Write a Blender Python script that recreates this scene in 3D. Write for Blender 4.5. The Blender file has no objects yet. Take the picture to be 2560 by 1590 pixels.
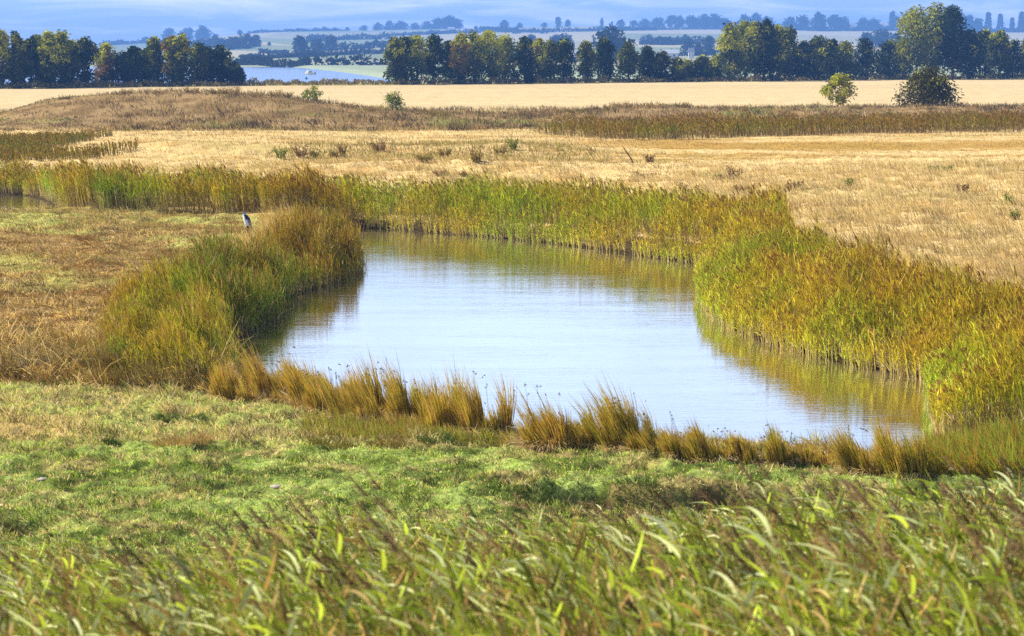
import bpy, math, random
import numpy as np

rng = np.random.default_rng(11)
random.seed(5)
sc = bpy.context.scene
COL = sc.collection
PI = math.pi

# ------------------------------------------------------------------ camera geometry
FPX, CX, CY, HY = 5120.0, 1280.0, 795.0, 120.0
H = 8.25
PITCH = math.atan((CY - HY) / FPX)
SP, CP = math.sin(PITCH), math.cos(PITCH)


def ray(px, py):
    a, b = (px - CX) / FPX, (CY - py) / FPX
    return a, CP + b * SP, -SP + b * CP


def G(px, py, z=0.0):
    dx, dy, dz = ray(px, py)
    t = (H - z) / -dz
    return dx * t, dy * t


def proj(x, y, z):
    """world -> photo pixel (2560 wide), vectorised"""
    dep = y * CP - (z - H) * SP
    up = y * SP + (z - H) * CP
    dep = np.maximum(dep, 0.2)
    return CX + FPX * x / dep, CY - FPX * up / dep


# ------------------------------------------------------------------ numpy noise
def _hash(ix, iy, s):
    h = (ix.astype(np.int64) * 374761393 + iy.astype(np.int64) * 668265263 + s * 974634777) & 0xFFFFFFFF
    h = ((h ^ (h >> 13)) * 1274126177) & 0xFFFFFFFF
    return ((h ^ (h >> 16)) & 0xFFFF) / 65535.0


def vnoise(x, y, s=0):
    ix, iy = np.floor(x), np.floor(y)
    fx, fy = x - ix, y - iy
    fx, fy = fx * fx * (3 - 2 * fx), fy * fy * (3 - 2 * fy)
    a, b = _hash(ix, iy, s), _hash(ix + 1, iy, s)
    c, d = _hash(ix, iy + 1, s), _hash(ix + 1, iy + 1, s)
    return (a * (1 - fx) + b * fx) * (1 - fy) + (c * (1 - fx) + d * fx) * fy


def fbm(x, y, s=0, o=4):
    v, a, t = 0, 0.5, 0
    for k in range(o):
        v = v + a * vnoise(x * 2 ** k, y * 2 ** k, s + 17 * k)
        t += a
        a *= 0.5
    return v / t


def sstep(a, b, x):
    t = np.clip((x - a) / (b - a), 0, 1)
    return t * t * (3 - 2 * t)


def seg_dist(x, y, poly):
    d = np.full(x.shape, 1e9)
    n = len(poly)
    for i in range(n):
        (ax, ay), (bx, by) = poly[i], poly[(i + 1) % n]
        ux, uy = bx - ax, by - ay
        L = ux * ux + uy * uy + 1e-9
        t = np.clip(((x - ax) * ux + (y - ay) * uy) / L, 0, 1)
        d = np.minimum(d, np.hypot(x - ax - t * ux, y - ay - t * uy))
    return d


def inside(x, y, poly):
    r = np.zeros(x.shape, bool)
    n = len(poly)
    for i in range(n):
        (ax, ay), (bx, by) = poly[i], poly[(i + 1) % n]
        c = (ay > y) != (by > y)
        with np.errstate(divide='ignore', invalid='ignore'):
            xi = (bx - ax) * (y - ay) / (by - ay + 1e-12) + ax
        r ^= c & (x < xi)
    return r


def smooth_poly(p, it=2):
    for _ in range(it):
        q = []
        for i in range(len(p)):
            a, b = p[i], p[(i + 1) % len(p)]
            q += [(a[0] * .75 + b[0] * .25, a[1] * .75 + b[1] * .25), (a[0] * .25 + b[0] * .75, a[1] * .25 + b[1] * .75)]
        p = q
    return p


# ------------------------------------------------------------------ pond outline
POND_PX = [(850, 566), (930, 571), (1060, 580), (1200, 590), (1330, 603), (1450, 617), (1580, 637), (1690, 652), (1765, 661),
           (1752, 700), (1752, 745), (1772, 782), (1830, 822), (1920, 857), (2030, 888), (2150, 915), (2240, 932), (2316, 945),
           (2322, 1000), (2334, 1060), (2336, 1130), (2290, 1175), (2130, 1140), (2000, 1135), (1830, 1130), (1680, 1118), (1500, 1096),
           (1390, 1090), (1310, 1092), (1270, 1092), (1200, 1066), (1080, 1046), (960, 1018), (860, 990), (760, 970), (650, 950), (580, 925), (566, 890),
           (576, 858), (640, 818), (705, 790), (712, 748), (790, 722), (870, 695), (897, 674), (885, 640), (872, 600)]
POND = smooth_poly([G(*p) for p in POND_PX], 1)
CREEK = [G(*p) for p in [(-600, 482), (-100, 486), (60, 488), (108, 500), (122, 517), (100, 528), (0, 533), (-200, 543), (-700, 560)]]

CREST_PX = [(-900, 290), (-300, 285), (0, 284), (60, 266), (120, 250), (200, 238), (300, 230), (450, 227), (600, 229), (700, 238), (800, 253),
            (900, 266), (1000, 279), (1150, 287), (1350, 289), (1450, 276), (1550, 266), (1650, 261), (1750, 269), (1900, 269), (2100, 266),
            (2300, 264), (2450, 262), (2560, 264), (3300, 264)]
HILL_D = [1150, 1400, 1800, 2300, 3000, 3800, 4600]
HILL_S = [0, .17, .35, .54, .72, .87, 1.0]
HILL_C = [(-1500, 114), (0, 112), (300, 108), (480, 101), (600, 86), (700, 80), (900, 77), (1200, 71), (1500, 66), (1900, 69), (2560, 73), (4000, 73)]


def ip(x, tab):
    a = np.array(tab, float)
    return np.interp(x, a[:, 0], a[:, 1])


def terrain(x, y):
    x, y = np.asarray(x, float), np.asarray(y, float)
    yy = np.maximum(y, 1.0)
    px = CX + FPX * x / yy
    z = np.interp(y, [-60, -2, 2, 4, 9, 14, 20, 25, 33, 36.5, 40.0, 42.5, 47, 60, 100, 140, 170, 200, 265, 500],
                  [6.6, 6.6, 6.2, 5.1, 3.7, 2.65, 1.65, 1.0, .52, .46, .40, .24, .32, .45, .5, .55, .45, .4, .35, .3])
    near = sstep(24, 30, y)
    z = z + near * (fbm(x / 2.2, y / 2.2, 1) - .5) * (.14 + .1 * sstep(46, 60, y)) * sstep(600, 300, y) + near * (fbm(x / .6, y / .45, 2, 2) - .5) * .12 * sstep(110, 70, y)
    z = z + near * (fbm(x / .28, y / .22, 12, 2) - .5) * .22 * sstep(60, 48, y) + (fbm(x / .9, y / .6, 13, 2) - .5) * .36 * sstep(44, 50, y) * sstep(190, 130, y)
    # broken turf scarp in the near bank
    sc_ = np.interp(px, [1150, 1350, 1500, 1900, 2100], [0, .6, 1, 1, .4]) * sstep(36.1, 35.75, y + .5 * (fbm(x / 1.3, y * 0, 8) - .5)) * sstep(33, 34.5, y)
    z = z - .45 * sc_
    # left hollow with a dark hole
    z = z - .9 * np.exp(-((px - 20) / 70) ** 2 - ((y - 32.6) / .6) ** 2)
    # meadow swells
    z = z + .55 * sstep(95, 120, y) * sstep(230, 190, y) * (fbm(x / 26, y / 13, 5, 3) - .42)
    z = z + np.exp(-((y - 150 - 3 * np.sin(px / 170)) / 7.0) ** 2) * np.interp(px, [150, 420, 700, 1300, 1600], [.1, .75, .75, .5, .0])
    z = z + np.exp(-((y - 128 - 2 * np.sin(px / 140)) / 5.0) ** 2) * np.interp(px, [500, 800, 1300, 1700], [.0, .45, .45, .0])
    z = z + .8 * np.interp(px, [1400, 2000, 2600], [0, .7, 1]) * sstep(62, 100, y) * sstep(160, 120, y)
    # weedy bank
    yc = 235 + 6 * np.sin(px / 260)
    cr = H - (ip(px, CREST_PX) - HY) / FPX * yc
    bank = np.where(y < yc, np.exp(-((y - yc) / 19) ** 2), np.exp(-((y - yc) / 13) ** 2))
    z = z + np.maximum(cr - .4, 0) * bank * (1 + .18 * (fbm(x / 9, y / 9, 3) - .5))
    # land falls to the estuary on the left
    ty = treeline(px)
    wat = sstep(1010, 930, px + (y - 700) * .55)
    z = z - wat * 3.6 * sstep(ty + 25, ty + 150, y) * sstep(1160, 1135, y) - (1 - wat) * 1.2 * sstep(ty + 30, ty + 200, y)
    # hills
    s = np.interp(y, HILL_D, HILL_S)
    yi = 166 - (166 - ip(px, HILL_C)) * s
    zh = H - (yi - HY) / FPX * yy
    zh = zh + sstep(1400, 2200, y) * (fbm(x / 260, y / 420, 9, 3) - .5) * 5 * sstep(4600, 4200, y)
    zh = np.where(y > 4600, zh - (y - 4600) * .022, zh)
    w = sstep(1120, 1180, y)
    z = z * (1 - w) + zh * w
    # pond and creek
    m = (y > 28) & (y < 150) & (np.abs(x) < 60)
    if m.any():
        xs, ys = x[m], y[m]
        zz = z[m]
        for P in (POND, CREEK):
            ins = inside(xs, ys, P)
            d = seg_dist(xs, ys, P)
            d = d + .16 * (fbm(xs / .8, ys / .8, 4, 2) - .5) * 2
            zz = np.where(ins, -.12 - .35 * sstep(0, 1.5, d), np.minimum(zz, .07 + zz * sstep(.0, 1.7 if P is POND else 7.0, d)))
        z[m] = zz
    return z


def treeline(px):
    return np.interp(px, [-900, 0, 600, 1000, 1700, 2560, 3400], [392, 408, 440, 452, 490, 545, 600])


def tz(x, y):
    return float(terrain(np.array([x]), np.array([y]))[0])


def GT(px, py, d0=24, d1=4700):
    """point of the terrain seen at a photo pixel"""
    dx, dy, dz = ray(px, py)
    t = np.exp(np.linspace(math.log(d0), math.log(d1), 2500))
    x, y, z = dx * t / dy, t, H + dz * t / dy
    g = terrain(x, y)
    k = np.argmax(g >= z)
    if not (g >= z).any():
        k = len(t) - 1
    return float(x[k]), float(y[k]), float(g[k])


# ------------------------------------------------------------------ mesh helpers
def mesh(name, V, F, C=None, mat=None, smooth=False):
    V = np.asarray(V, np.float32)
    F = np.asarray(F, np.int32)
    me = bpy.data.meshes.new(name)
    me.vertices.add(len(V))
    me.vertices.foreach_set('co', V.ravel())
    me.loops.add(F.size)
    me.loops.foreach_set('vertex_index', F.ravel())
    me.polygons.add(len(F))
    me.polygons.foreach_set('loop_start', np.arange(0, F.size, F.shape[1], dtype=np.int32))
    if smooth:
        me.polygons.foreach_set('use_smooth', np.ones(len(F), bool))
    if C is not None:
        a = me.color_attributes.new('col', 'FLOAT_COLOR', 'POINT')
        c4 = np.ones((len(V), 4), np.float32)
        c4[:, :3] = C
        a.data.foreach_set('color', c4.ravel())
    if mat:
        me.materials.append(mat)
    me.update(calc_edges=True)
    return me


def obj(name, me, parent=None, loc=None):
    o = bpy.data.objects.new(name, me)
    COL.objects.link(o)
    if parent:
        o.parent = parent
    if loc is not None:
        o.location = loc
    return o


def tag(o, label=None, cat=None, group=None, kind=None):
    for k, v in (('label', label), ('category', cat), ('group', group), ('kind', kind)):
        if v:
            o[k] = v
    return o


def thing(name, loc, label, cat, group=None):
    o = bpy.data.objects.new(name, None)
    COL.objects.link(o)
    o.location = loc
    o.empty_display_size = .3
    return tag(o, label, cat, group)


class Acc:
    """collects vertex / quad / colour arrays into one mesh"""

    def __init__(s):
        s.V, s.F, s.C, s.n = [], [], [], 0

    def add(s, VFC):
        V, F, C = VFC
        s.V.append(V); s.F.append(F + s.n); s.C.append(C)
        s.n += len(V)
        return s

    def mesh(s, name, mat, smooth=False):
        return mesh(name, np.concatenate(s.V), np.concatenate(s.F), np.concatenate(s.C), mat, smooth)

    def arrays(s):
        return np.concatenate(s.V), np.concatenate(s.F), np.concatenate(s.C)


def strips(base, dirs, L, W, droop, c0, c1, seg=2, cm=None, taper=1.0, bend=None):
    """N ribbons: base (N,3), direction (N,3), length, width, droop; colour from c0 (base) over cm to c1 (tip)"""
    N = len(base)
    L, W, droop = [np.broadcast_to(np.asarray(q, float), (N,)) for q in (L, W, droop)]
    d = dirs / (np.linalg.norm(dirs, axis=1, keepdims=True) + 1e-9)
    a = rng.uniform(0, 2 * PI, N)
    hz = np.stack([np.cos(a), np.sin(a), np.zeros(N)], 1)
    side = np.cross(d, hz)
    side = side / (np.linalg.norm(side, axis=1, keepdims=True) + 1e-6)
    V = np.zeros((N, seg + 1, 2, 3))
    C = np.zeros((N, seg + 1, 2, 3))
    for k in range(seg + 1):
        t = k / seg
        p = base + d * (L * t)[:, None]
        p[:, 2] -= droop * L * t * t
        if bend is not None:
            p = p + bend * (L * t ** 2)[:, None]
        w = W * .5 * (1 - taper * t ** 1.7 * .93) * (0.72 + .28 * min(1, t * 3))
        V[:, k, 0] = p - side * w[:, None]
        V[:, k, 1] = p + side * w[:, None]
        if cm is None:
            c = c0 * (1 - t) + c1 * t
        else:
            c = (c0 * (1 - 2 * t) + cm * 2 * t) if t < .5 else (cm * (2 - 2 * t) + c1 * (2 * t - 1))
        C[:, k, 0] = c
        C[:, k, 1] = c
    F = np.zeros((N, seg, 4), np.int64)
    o = np.arange(N)[:, None] * (seg + 1) * 2 + np.arange(seg)[None, :] * 2
    F[:, :, 0], F[:, :, 1], F[:, :, 2], F[:, :, 3] = o, o + 1, o + 3, o + 2
    return V.reshape(-1, 3), F.reshape(-1, 4), C.reshape(-1, 3)


def tube(path, radii, sides=6, col=(.1, .07, .05)):
    path = np.asarray(path, float)
    n = len(path)
    tan = np.gradient(path, axis=0)
    tan /= np.linalg.norm(tan, axis=1, keepdims=True) + 1e-9
    ref = np.array([1, 0, 0.]) if abs(tan[0][0]) < .9 else np.array([0, 1, 0.])
    V = []
    for i in range(n):
        u = np.cross(tan[i], ref); u /= np.linalg.norm(u) + 1e-9
        v = np.cross(tan[i], u)
        for s in range(sides):
            a = 2 * PI * s / sides
            V.append(path[i] + (u * math.cos(a) + v * math.sin(a)) * radii[i])
    F = [[i * sides + s, i * sides + (s + 1) % sides, (i + 1) * sides + (s + 1) % sides, (i + 1) * sides + s] for i in range(n - 1) for s in range(sides)]
    V = np.array(V)
    return V, np.array(F), np.tile(np.array(col, float), (len(V), 1))


def lerp3(a, b, t):
    return np.asarray(a)[None, :] * (1 - t[:, None]) + np.asarray(b)[None, :] * t[:, None]


def mix_cols(cols, w, N, jit=.18):
    c = np.asarray(cols, float)[rng.choice(len(cols), N, p=np.asarray(w) / sum(w))]
    return c * rng.uniform(1 - jit, 1 + jit, (N, 1)) * rng.uniform(1 - jit * .4, 1 + jit * .4, (N, 3))


# ------------------------------------------------------------------ materials
def new_mat(name):
    m = bpy.data.materials.new(name)
    m.use_nodes = True
    nt = m.node_tree
    nt.nodes.clear()
    out = nt.nodes.new('ShaderNodeOutputMaterial')
    return m, nt, out


def foliage_mat(name, trans=.35, gloss=0.0, rough=.5, tcol=(1.15, 1.12, .7)):
    m, nt, out = new_mat(name)
    N, Lk = nt.nodes.new, nt.links.new
    at = N('ShaderNodeAttribute'); at.attribute_name = 'col'
    ns = N('ShaderNodeTexNoise'); ns.inputs['Scale'].default_value = 2.3; ns.inputs['Detail'].default_value = 3
    gc = N('ShaderNodeNewGeometry')
    Lk(gc.outputs['Position'], ns.inputs['Vector'])
    mr = N('ShaderNodeMapRange'); mr.inputs['To Min'].default_value = .78; mr.inputs['To Max'].default_value = 1.22
    Lk(ns.outputs['Fac'], mr.inputs['Value'])
    vm = N('ShaderNodeVectorMath'); vm.operation = 'SCALE'
    Lk(at.outputs['Color'], vm.inputs[0]); Lk(mr.outputs['Result'], vm.inputs['Scale'])
    p = N('ShaderNodeBsdfPrincipled')
    p.inputs['Roughness'].default_value = rough
    p.inputs['Specular IOR Level'].default_value = gloss
    Lk(vm.outputs['Vector'], p.inputs['Base Color'])
    tr = N('ShaderNodeBsdfTranslucent')
    tv = N('ShaderNodeVectorMath'); tv.operation = 'MULTIPLY'; tv.inputs[1].default_value = tcol
    Lk(vm.outputs['Vector'], tv.inputs[0]); Lk(tv.outputs['Vector'], tr.inputs['Color'])
    mx = N('ShaderNodeMixShader'); mx.inputs[0].default_value = trans
    Lk(p.outputs[0], mx.inputs[1]); Lk(tr.outputs[0], mx.inputs[2])
    Lk(mx.outputs[0], out.inputs['Surface'])
    return m


M_REED = foliage_mat('reed_blades', .26, .10)
M_LEAF = foliage_mat('reed_leaves_close', .40, .18, .5, (1.05, 1.05, .9))
M_GRASS = foliage_mat('grass_blades', .32, .1)
M_TREE = foliage_mat('tree_leaves', .22, .05)
M_BARK = foliage_mat('bark', 0.0, .1, .9)


def ground_mat():
    m, nt, out = new_mat('ground_cover')
    N, Lk = nt.nodes.new, nt.links.new
    at = N('ShaderNodeAttribute'); at.attribute_name = 'col'
    g = N('ShaderNodeNewGeometry')
    p = N('ShaderNodeBsdfPrincipled'); p.inputs['Roughness'].default_value = 1; p.inputs['Specular IOR Level'].default_value = 0
    prev = at.outputs['Color']
    for sc_, lo, hi in ((.35, .86, 1.14), (3.0, .72, 1.28), (14.0, .72, 1.28)):
        ns = N('ShaderNodeTexNoise'); ns.inputs['Scale'].default_value = sc_; ns.inputs['Detail'].default_value = 4
        Lk(g.outputs['Position'], ns.inputs['Vector'])
        mr = N('ShaderNodeMapRange'); mr.inputs['From Min'].default_value = .25; mr.inputs['From Max'].default_value = .75
        mr.inputs['To Min'].default_value = lo; mr.inputs['To Max'].default_value = hi
        Lk(ns.outputs['Fac'], mr.inputs['Value'])
        vm = N('ShaderNodeVectorMath'); vm.operation = 'SCALE'
        Lk(prev, vm.inputs[0]); Lk(mr.outputs['Result'], vm.inputs['Scale'])
        prev = vm.outputs['Vector']
    Lk(prev, p.inputs['Base Color'])
    nb = N('ShaderNodeTexNoise'); nb.inputs['Scale'].default_value = 7; nb.inputs['Detail'].default_value = 5
    Lk(g.outputs['Position'], nb.inputs['Vector'])
    bp = N('ShaderNodeBump'); bp.inputs['Strength'].default_value = .6; bp.inputs['Distance'].default_value = .12
    Lk(nb.outputs['Fac'], bp.inputs['Height']); Lk(bp.outputs['Normal'], p.inputs['Normal'])
    Lk(p.outputs[0], out.inputs['Surface'])
    return m


def plain_mat(name, col, rough=.7, noise=.15, scale=6.0, spec=.3):
    m, nt, out = new_mat(name)
    N, Lk = nt.nodes.new, nt.links.new
    p = N('ShaderNodeBsdfPrincipled'); p.inputs['Roughness'].default_value = rough; p.inputs['Specular IOR Level'].default_value = spec
    tc = N('ShaderNodeTexCoord'); ns = N('ShaderNodeTexNoise'); ns.inputs['Scale'].default_value = scale; ns.inputs['Detail'].default_value = 5
    Lk(tc.outputs['Object'], ns.inputs['Vector'])
    cr = N('ShaderNodeMix'); cr.data_type = 'RGBA'
    cr.inputs[6].default_value = tuple(c * (1 - noise) for c in col) + (1,)
    cr.inputs[7].default_value = tuple(min(1, c * (1 + noise)) for c in col) + (1,)
    Lk(ns.outputs['Fac'], cr.inputs[0]); Lk(cr.outputs[2], p.inputs['Base Color'])
    Lk(p.outputs[0], out.inputs['Surface'])
    return m


def water_mat(name, base, metal, sx, sy, strength, dist, rough):
    m, nt, out = new_mat(name)
    N, Lk = nt.nodes.new, nt.links.new
    g = N('ShaderNodeNewGeometry')
    mp = N('ShaderNodeMapping'); mp.inputs['Scale'].default_value = (sx, sy, 1)
    mp.inputs['Rotation'].default_value = (0, 0, math.radians(4))
    Lk(g.outputs['Position'], mp.inputs['Vector'])
    n1 = N('ShaderNodeTexNoise'); n1.inputs['Scale'].default_value = 1; n1.inputs['Detail'].default_value = 4; n1.inputs['Roughness'].default_value = .55
    n1.inputs['Distortion'].default_value = .4
    Lk(mp.outputs[0], n1.inputs['Vector'])
    # calm and ruffled patches
    n2 = N('ShaderNodeTexNoise'); n2.inputs['Scale'].default_value = .12; n2.inputs['Detail'].default_value = 2
    Lk(mp.outputs[0], n2.inputs['Vector'])
    mr = N('ShaderNodeMapRange'); mr.inputs['From Min'].default_value = .35; mr.inputs['From Max'].default_value = .65
    mr.inputs['To Min'].default_value = .45; mr.inputs['To Max'].default_value = 1.0
    Lk(n2.outputs['Fac'], mr.inputs['Value'])
    ml = N('ShaderNodeMath'); ml.operation = 'MULTIPLY'
    Lk(n1.outputs['Fac'], ml.inputs[0]); Lk(mr.outputs[0], ml.inputs[1])
    bp = N('ShaderNodeBump'); bp.inputs['Strength'].default_value = strength; bp.inputs['Distance'].default_value = dist
    Lk(ml.outputs[0], bp.inputs['Height'])
    df = N('ShaderNodeBsdfDiffuse'); df.inputs['Color'].default_value = tuple(base) + (1,)
    gl = N('ShaderNodeBsdfGlossy'); gl.inputs['Color'].default_value = (.97, .98, 1, 1); gl.inputs['Roughness'].default_value = rough
    Lk(bp.outputs['Normal'], gl.inputs['Normal'])
    mx = N('ShaderNodeMixShader'); mx.inputs[0].default_value = metal
    Lk(df.outputs[0], mx.inputs[1]); Lk(gl.outputs[0], mx.inputs[2]); Lk(mx.outputs[0], out.inputs['Surface'])
    return m


# ------------------------------------------------------------------ ground sheet
def ground_rows():
    a = np.linspace(-60, 3, 24)
    b = np.linspace(3, 27, 70)[1:]
    c = np.exp(np.linspace(math.log(27), math.log(115), 480))[1:]
    d = np.exp(np.linspace(math.log(115), math.log(280), 170))[1:]
    e = np.exp(np.linspace(math.log(280), math.log(5700), 300))[1:]
    return np.concatenate([a, b, c, d, e])


def ramp_mask(px, py, tab, soft):
    """1 below (nearer than) a pixel curve"""
    return sstep(-soft, soft, py - ip(px, tab))


NEAR_EDGE = [(-800, 955), (0, 955), (250, 962), (420, 968), (560, 985), (760, 1010), (2560, 1130)]     # foot of the peninsula scrub
GREEN_EDGE = [(-800, 1108), (0, 1105), (300, 1102), (600, 1105), (900, 1118), (1200, 1120), (1500, 1120), (1900, 1140), (2560, 1185)]
MEADOW_EDGE = [(-800, 500), (0, 502), (300, 514), (500, 526), (860, 552)]


FAR_POLY = [(815, 562), (930, 573), (1060, 582), (1200, 592), (1330, 605), (1450, 619), (1580, 640), (1690, 655), (1765, 665), (1880, 668), (1975, 655), (1960, 630),
            (1800, 612), (1600, 590), (1400, 572), (1200, 563), (1000, 554), (860, 546), (660, 536), (640, 545)]
RIGHT_POLY = [(1744, 700), (1744, 747), (1764, 788), (1824, 828), (1914, 864), (2024, 895), (2145, 923), (2236, 941), (2310, 955), (2318, 1000), (2330, 1060),
              (2340, 1112), (2420, 1116), (2700, 1120), (3000, 1120), (3000, 915), (2700, 885), (2560, 870), (2400, 845), (2200, 795), (2060, 745), (2000, 712), (1965, 665), (1945, 640), (1850, 650), (1770, 664)]
REED_POLYS = [FAR_POLY, RIGHT_POLY, [(255, 955), (400, 975), (545, 975), (572, 915), (560, 850), (640, 822), (712, 790), (790, 724), (902, 674), (866, 615), (780, 640), (560, 735), (430, 775), (290, 850)]]


def ground_colour(x, y, z):
    px, py = proj(x, y, z)
    n1 = fbm(x / 3.1, y / 3.1, 21)
    n2 = fbm(x / .9, y / .9, 22)
    n3 = fbm(x / 14, y / 9, 23)
    A = lambda c: np.array(c)[None, :]
    w = lambda m: np.asarray(m)[:, None]
    straw, tan, brown = A((.56, .40, .17)), A((.46, .29, .10)), A((.22, .12, .045))
    green, lime, deep = A((.08, .11, .02)), A((.34, .38, .09)), A((.07, .11, .025))
    # dry meadow default
    c = straw * (1 - w(sstep(.5, .75, n1))) + tan * w(sstep(.5, .75, n1))
    c = c * (1 - .5 * w(sstep(.60, .74, n3))) + A((.30, .25, .07)) * .5 * w(sstep(.60, .74, n3))
    # strips on the right meadow
    st = sstep(1250, 1700, px) * sstep(330, 350, py) * sstep(425, 395, py)
    sl = sstep(.40, .56, fbm(x / 40, y / 4, 31))
    c = c * (1 - w(st * sl * .8)) + A((.33, .19, .035)) * w(st * sl * .8)
    # weedy bank
    bk = sstep(192, 205, y) * sstep(266, 255, y)
    bc = A((.28, .185, .08)) * (1 - w(sstep(.45, .7, n1))) + A((.18, .115, .045)) * w(sstep(.45, .7, n1))
    gp = sstep(.62, .75, fbm(x / 7, y / 12, 33))
    bc = bc * (1 - w(gp * .7)) + A((.20, .21, .05)) * w(gp * .7)
    c = c * (1 - w(bk)) + bc * w(bk)
    # stubble field
    fl = sstep(258, 268, y)
    ln = fbm(x / 300, y / 3.0, 41, 3)
    ln2 = sstep(.60, .68, fbm(x / 400, y / 9, 42, 2))
    fc = A((.50, .38, .195)) * (1 + .16 * (w(ln) - .5)) * (1 - .10 * w(ln2))
    c = c * (1 - w(fl)) + fc * w(fl)
    # grass margin under and behind the trees
    ty = treeline(px)
    mg = sstep(ty - 9, ty - 4, y)
    c = c * (1 - w(mg)) + A((.30, .26, .09)) * w(mg)
    bh = sstep(ty + 25, ty + 80, y)
    c = c * (1 - w(bh)) + A((.26, .30, .20)) * w(bh)
    # hill fields
    hl = sstep(1140, 1170, y)
    cell = np.floor(py / 17 + 1.5 * vnoise(px / 400, px * 0, 51)) * 7 + np.floor(px / 420 + .6 * vnoise(py / 20, py * 0, 52))
    hv = _hash(cell, cell * 3, 5)
    hc = np.where(w(hv) < .5, A((.34, .31, .20)), np.where(w(hv) < .8, A((.27, .27, .17)), A((.19, .22, .13))))
    c = c * (1 - w(hl)) + hc * w(hl)
    # peninsula on the left
    left = sstep(1010, 930, px) * ramp_mask(px, py, MEADOW_EDGE, 8) * (y < 110)
    pc = A((.28, .18, .065)) * (1 - w(sstep(.42, .62, n2))) + A((.16, .08, .022)) * w(sstep(.42, .62, n2))
    pg = np.clip(sstep(.52, .66, n1) * .7 + sstep(600, 545, py) * sstep(640, 500, px) * .25, 0, 1) * sstep(760, 690, py)
    pc = pc * (1 - w(pg)) + A((.36, .36, .09)) * w(pg)
    c = c * (1 - w(left)) + pc * w(left)
    # near bank: straw and green, then green turf
    nb = ramp_mask(px, py, NEAR_EDGE, 6) * (y < 70)
    nc = A((.26, .22, .07)) * (1 - w(sstep(.4, .6, n2))) + A((.26, .29, .07)) * w(sstep(.4, .6, n2))
    nc = nc * (1 - .75 * w(sstep(.57, .68, n1))) + A((.38, .25, .09)) * .75 * w(sstep(.57, .68, n1))
    c = c * (1 - w(nb)) + nc * w(nb)
    gb = ramp_mask(px, py, GREEN_EDGE, 5) * (y < 60)
    gc = green * (1 - w(sstep(.38, .62, n2))) + A((.24, .30, .07)) * w(sstep(.38, .62, n2))
    gc = gc * (1 - .65 * w(sstep(.56, .66, fbm(x / 1.2, y / .8, 61)))) + A((.28, .20, .08)) * .65 * w(sstep(.56, .66, fbm(x / 1.2, y / .8, 61)))
    c = c * (1 - w(gb)) + gc * w(gb)
    # litter under the reed beds
    rl = np.zeros(len(px))
    for q in REED_POLYS:
        rl = np.maximum(rl, inside(px, py, q) * 1.0)
    rl = rl * (y > 40)
    c = c * (1 - w(rl)) + A((.11, .075, .03)) * w(rl)
    # pond bed and wet margin
    wet = sstep(.30, .05, z) * (y > 28) * (y < 150)
    c = c * (1 - w(wet)) + A((.05, .035, .018)) * w(wet)
    # bare soil in the hollow and the scarp
    so = np.exp(-((px - 20) / 80) ** 2 - ((y - 32.6) / .7) ** 2)
    c = c * (1 - w(so)) + A((.12, .07, .035)) * w(so)
    sf = sstep(.25, .6, fbm(x / .9, y / .6, 66)) * np.interp(px, [1250, 1400, 1900, 2050], [0, 1, 1, 0]) * np.exp(-((y - 35.9) / .13) ** 2) * .8
    c = c * (1 - w(sf)) + A((.13, .08, .035)) * w(sf)
    fr = sstep(29.5, 27, y)
    c = c * (1 - w(fr)) + A((.20, .14, .06)) * w(fr)
    return c


def build_ground():
    ys = ground_rows()
    us = np.concatenate([np.linspace(-.50, -.30, 20)[:-1], np.linspace(-.30, .30, 420), np.linspace(.30, .50, 20)[1:]])
    yg, ug = np.meshgrid(ys, us, indexing='ij')
    sp = np.maximum(yg, 40) + np.where(yg < 40, 12, 0) * sstep(40, 20, yg)
    xg = ug * sp
    x, y = xg.ravel(), yg.ravel()
    z = terrain(x, y)
    c = ground_colour(x, y, z)
    R, Cn = len(ys), len(us)
    i = np.arange(R * Cn).reshape(R, Cn)
    F = np.stack([i[:-1, :-1], i[:-1, 1:], i[1:, 1:], i[1:, :-1]], -1).reshape(-1, 4)
    o = obj('ground', mesh('ground', np.stack([x, y, z], 1), F, c, ground_mat(), True))
    tag(o, kind='structure')


def sheet(name, pts, mat):
    me = bpy.data.meshes.new(name)
    me.from_pydata(pts, [], [tuple(range(len(pts)))])
    me.materials.append(mat)
    return tag(obj(name, me), kind='structure')


build_ground()
M_POND = water_mat('pond_water', (.10, .085, .035), .84, 1.0, 6.5, .36, .016, .02)
M_EST = water_mat('estuary_water', (.10, .17, .34), .55, .05, .3, .5, .4, .15)
sheet('water', [(-70, 30, 0), (60, 30, 0), (60, 140, 0), (-70, 140, 0)], M_POND)
sheet('estuary_water', [(-900, 470, -2.2), (40, 470, -2.2), (40, 1190, -2.2), (-900, 1190, -2.2)], M_EST)


# ------------------------------------------------------------------ scatter helpers
def on_ground(x, y):
    return np.stack([x, y, terrain(x, y)], 1)


def pts_in_poly(poly, n):
    P = np.array(poly)
    lo, hi = P.min(0), P.max(0)
    out = np.zeros((0, 2))
    while len(out) < n:
        q = rng.uniform(lo, hi, (n * 3, 2))
        q = q[inside(q[:, 0], q[:, 1], poly)]
        out = np.concatenate([out, q])
    return out[:n]


def pts_log(n, y0, y1, u0=-.33, u1=.33):
    y = np.exp(rng.uniform(math.log(y0), math.log(y1), n))
    x = rng.uniform(u0, u1, n) * y
    return x, y


def rnd_dir(n, spread, wind=(-.12, 0.0)):
    a = rng.uniform(0, 2 * PI, n)
    r = spread * np.sqrt(rng.uniform(0, 1, n))
    return np.stack([np.cos(a) * r + wind[0], np.sin(a) * r + wind[1], np.ones(n)], 1)


DRY = [(.56, .43, .205), (.46, .33, .145), (.66, .54, .31), (.34, .22, .09)]
REED_G, REED_O, REED_B, REED_T = (.28, .40, .022), (.56, .46, .028), (.42, .23, .026), (.66, .50, .25)


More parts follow.
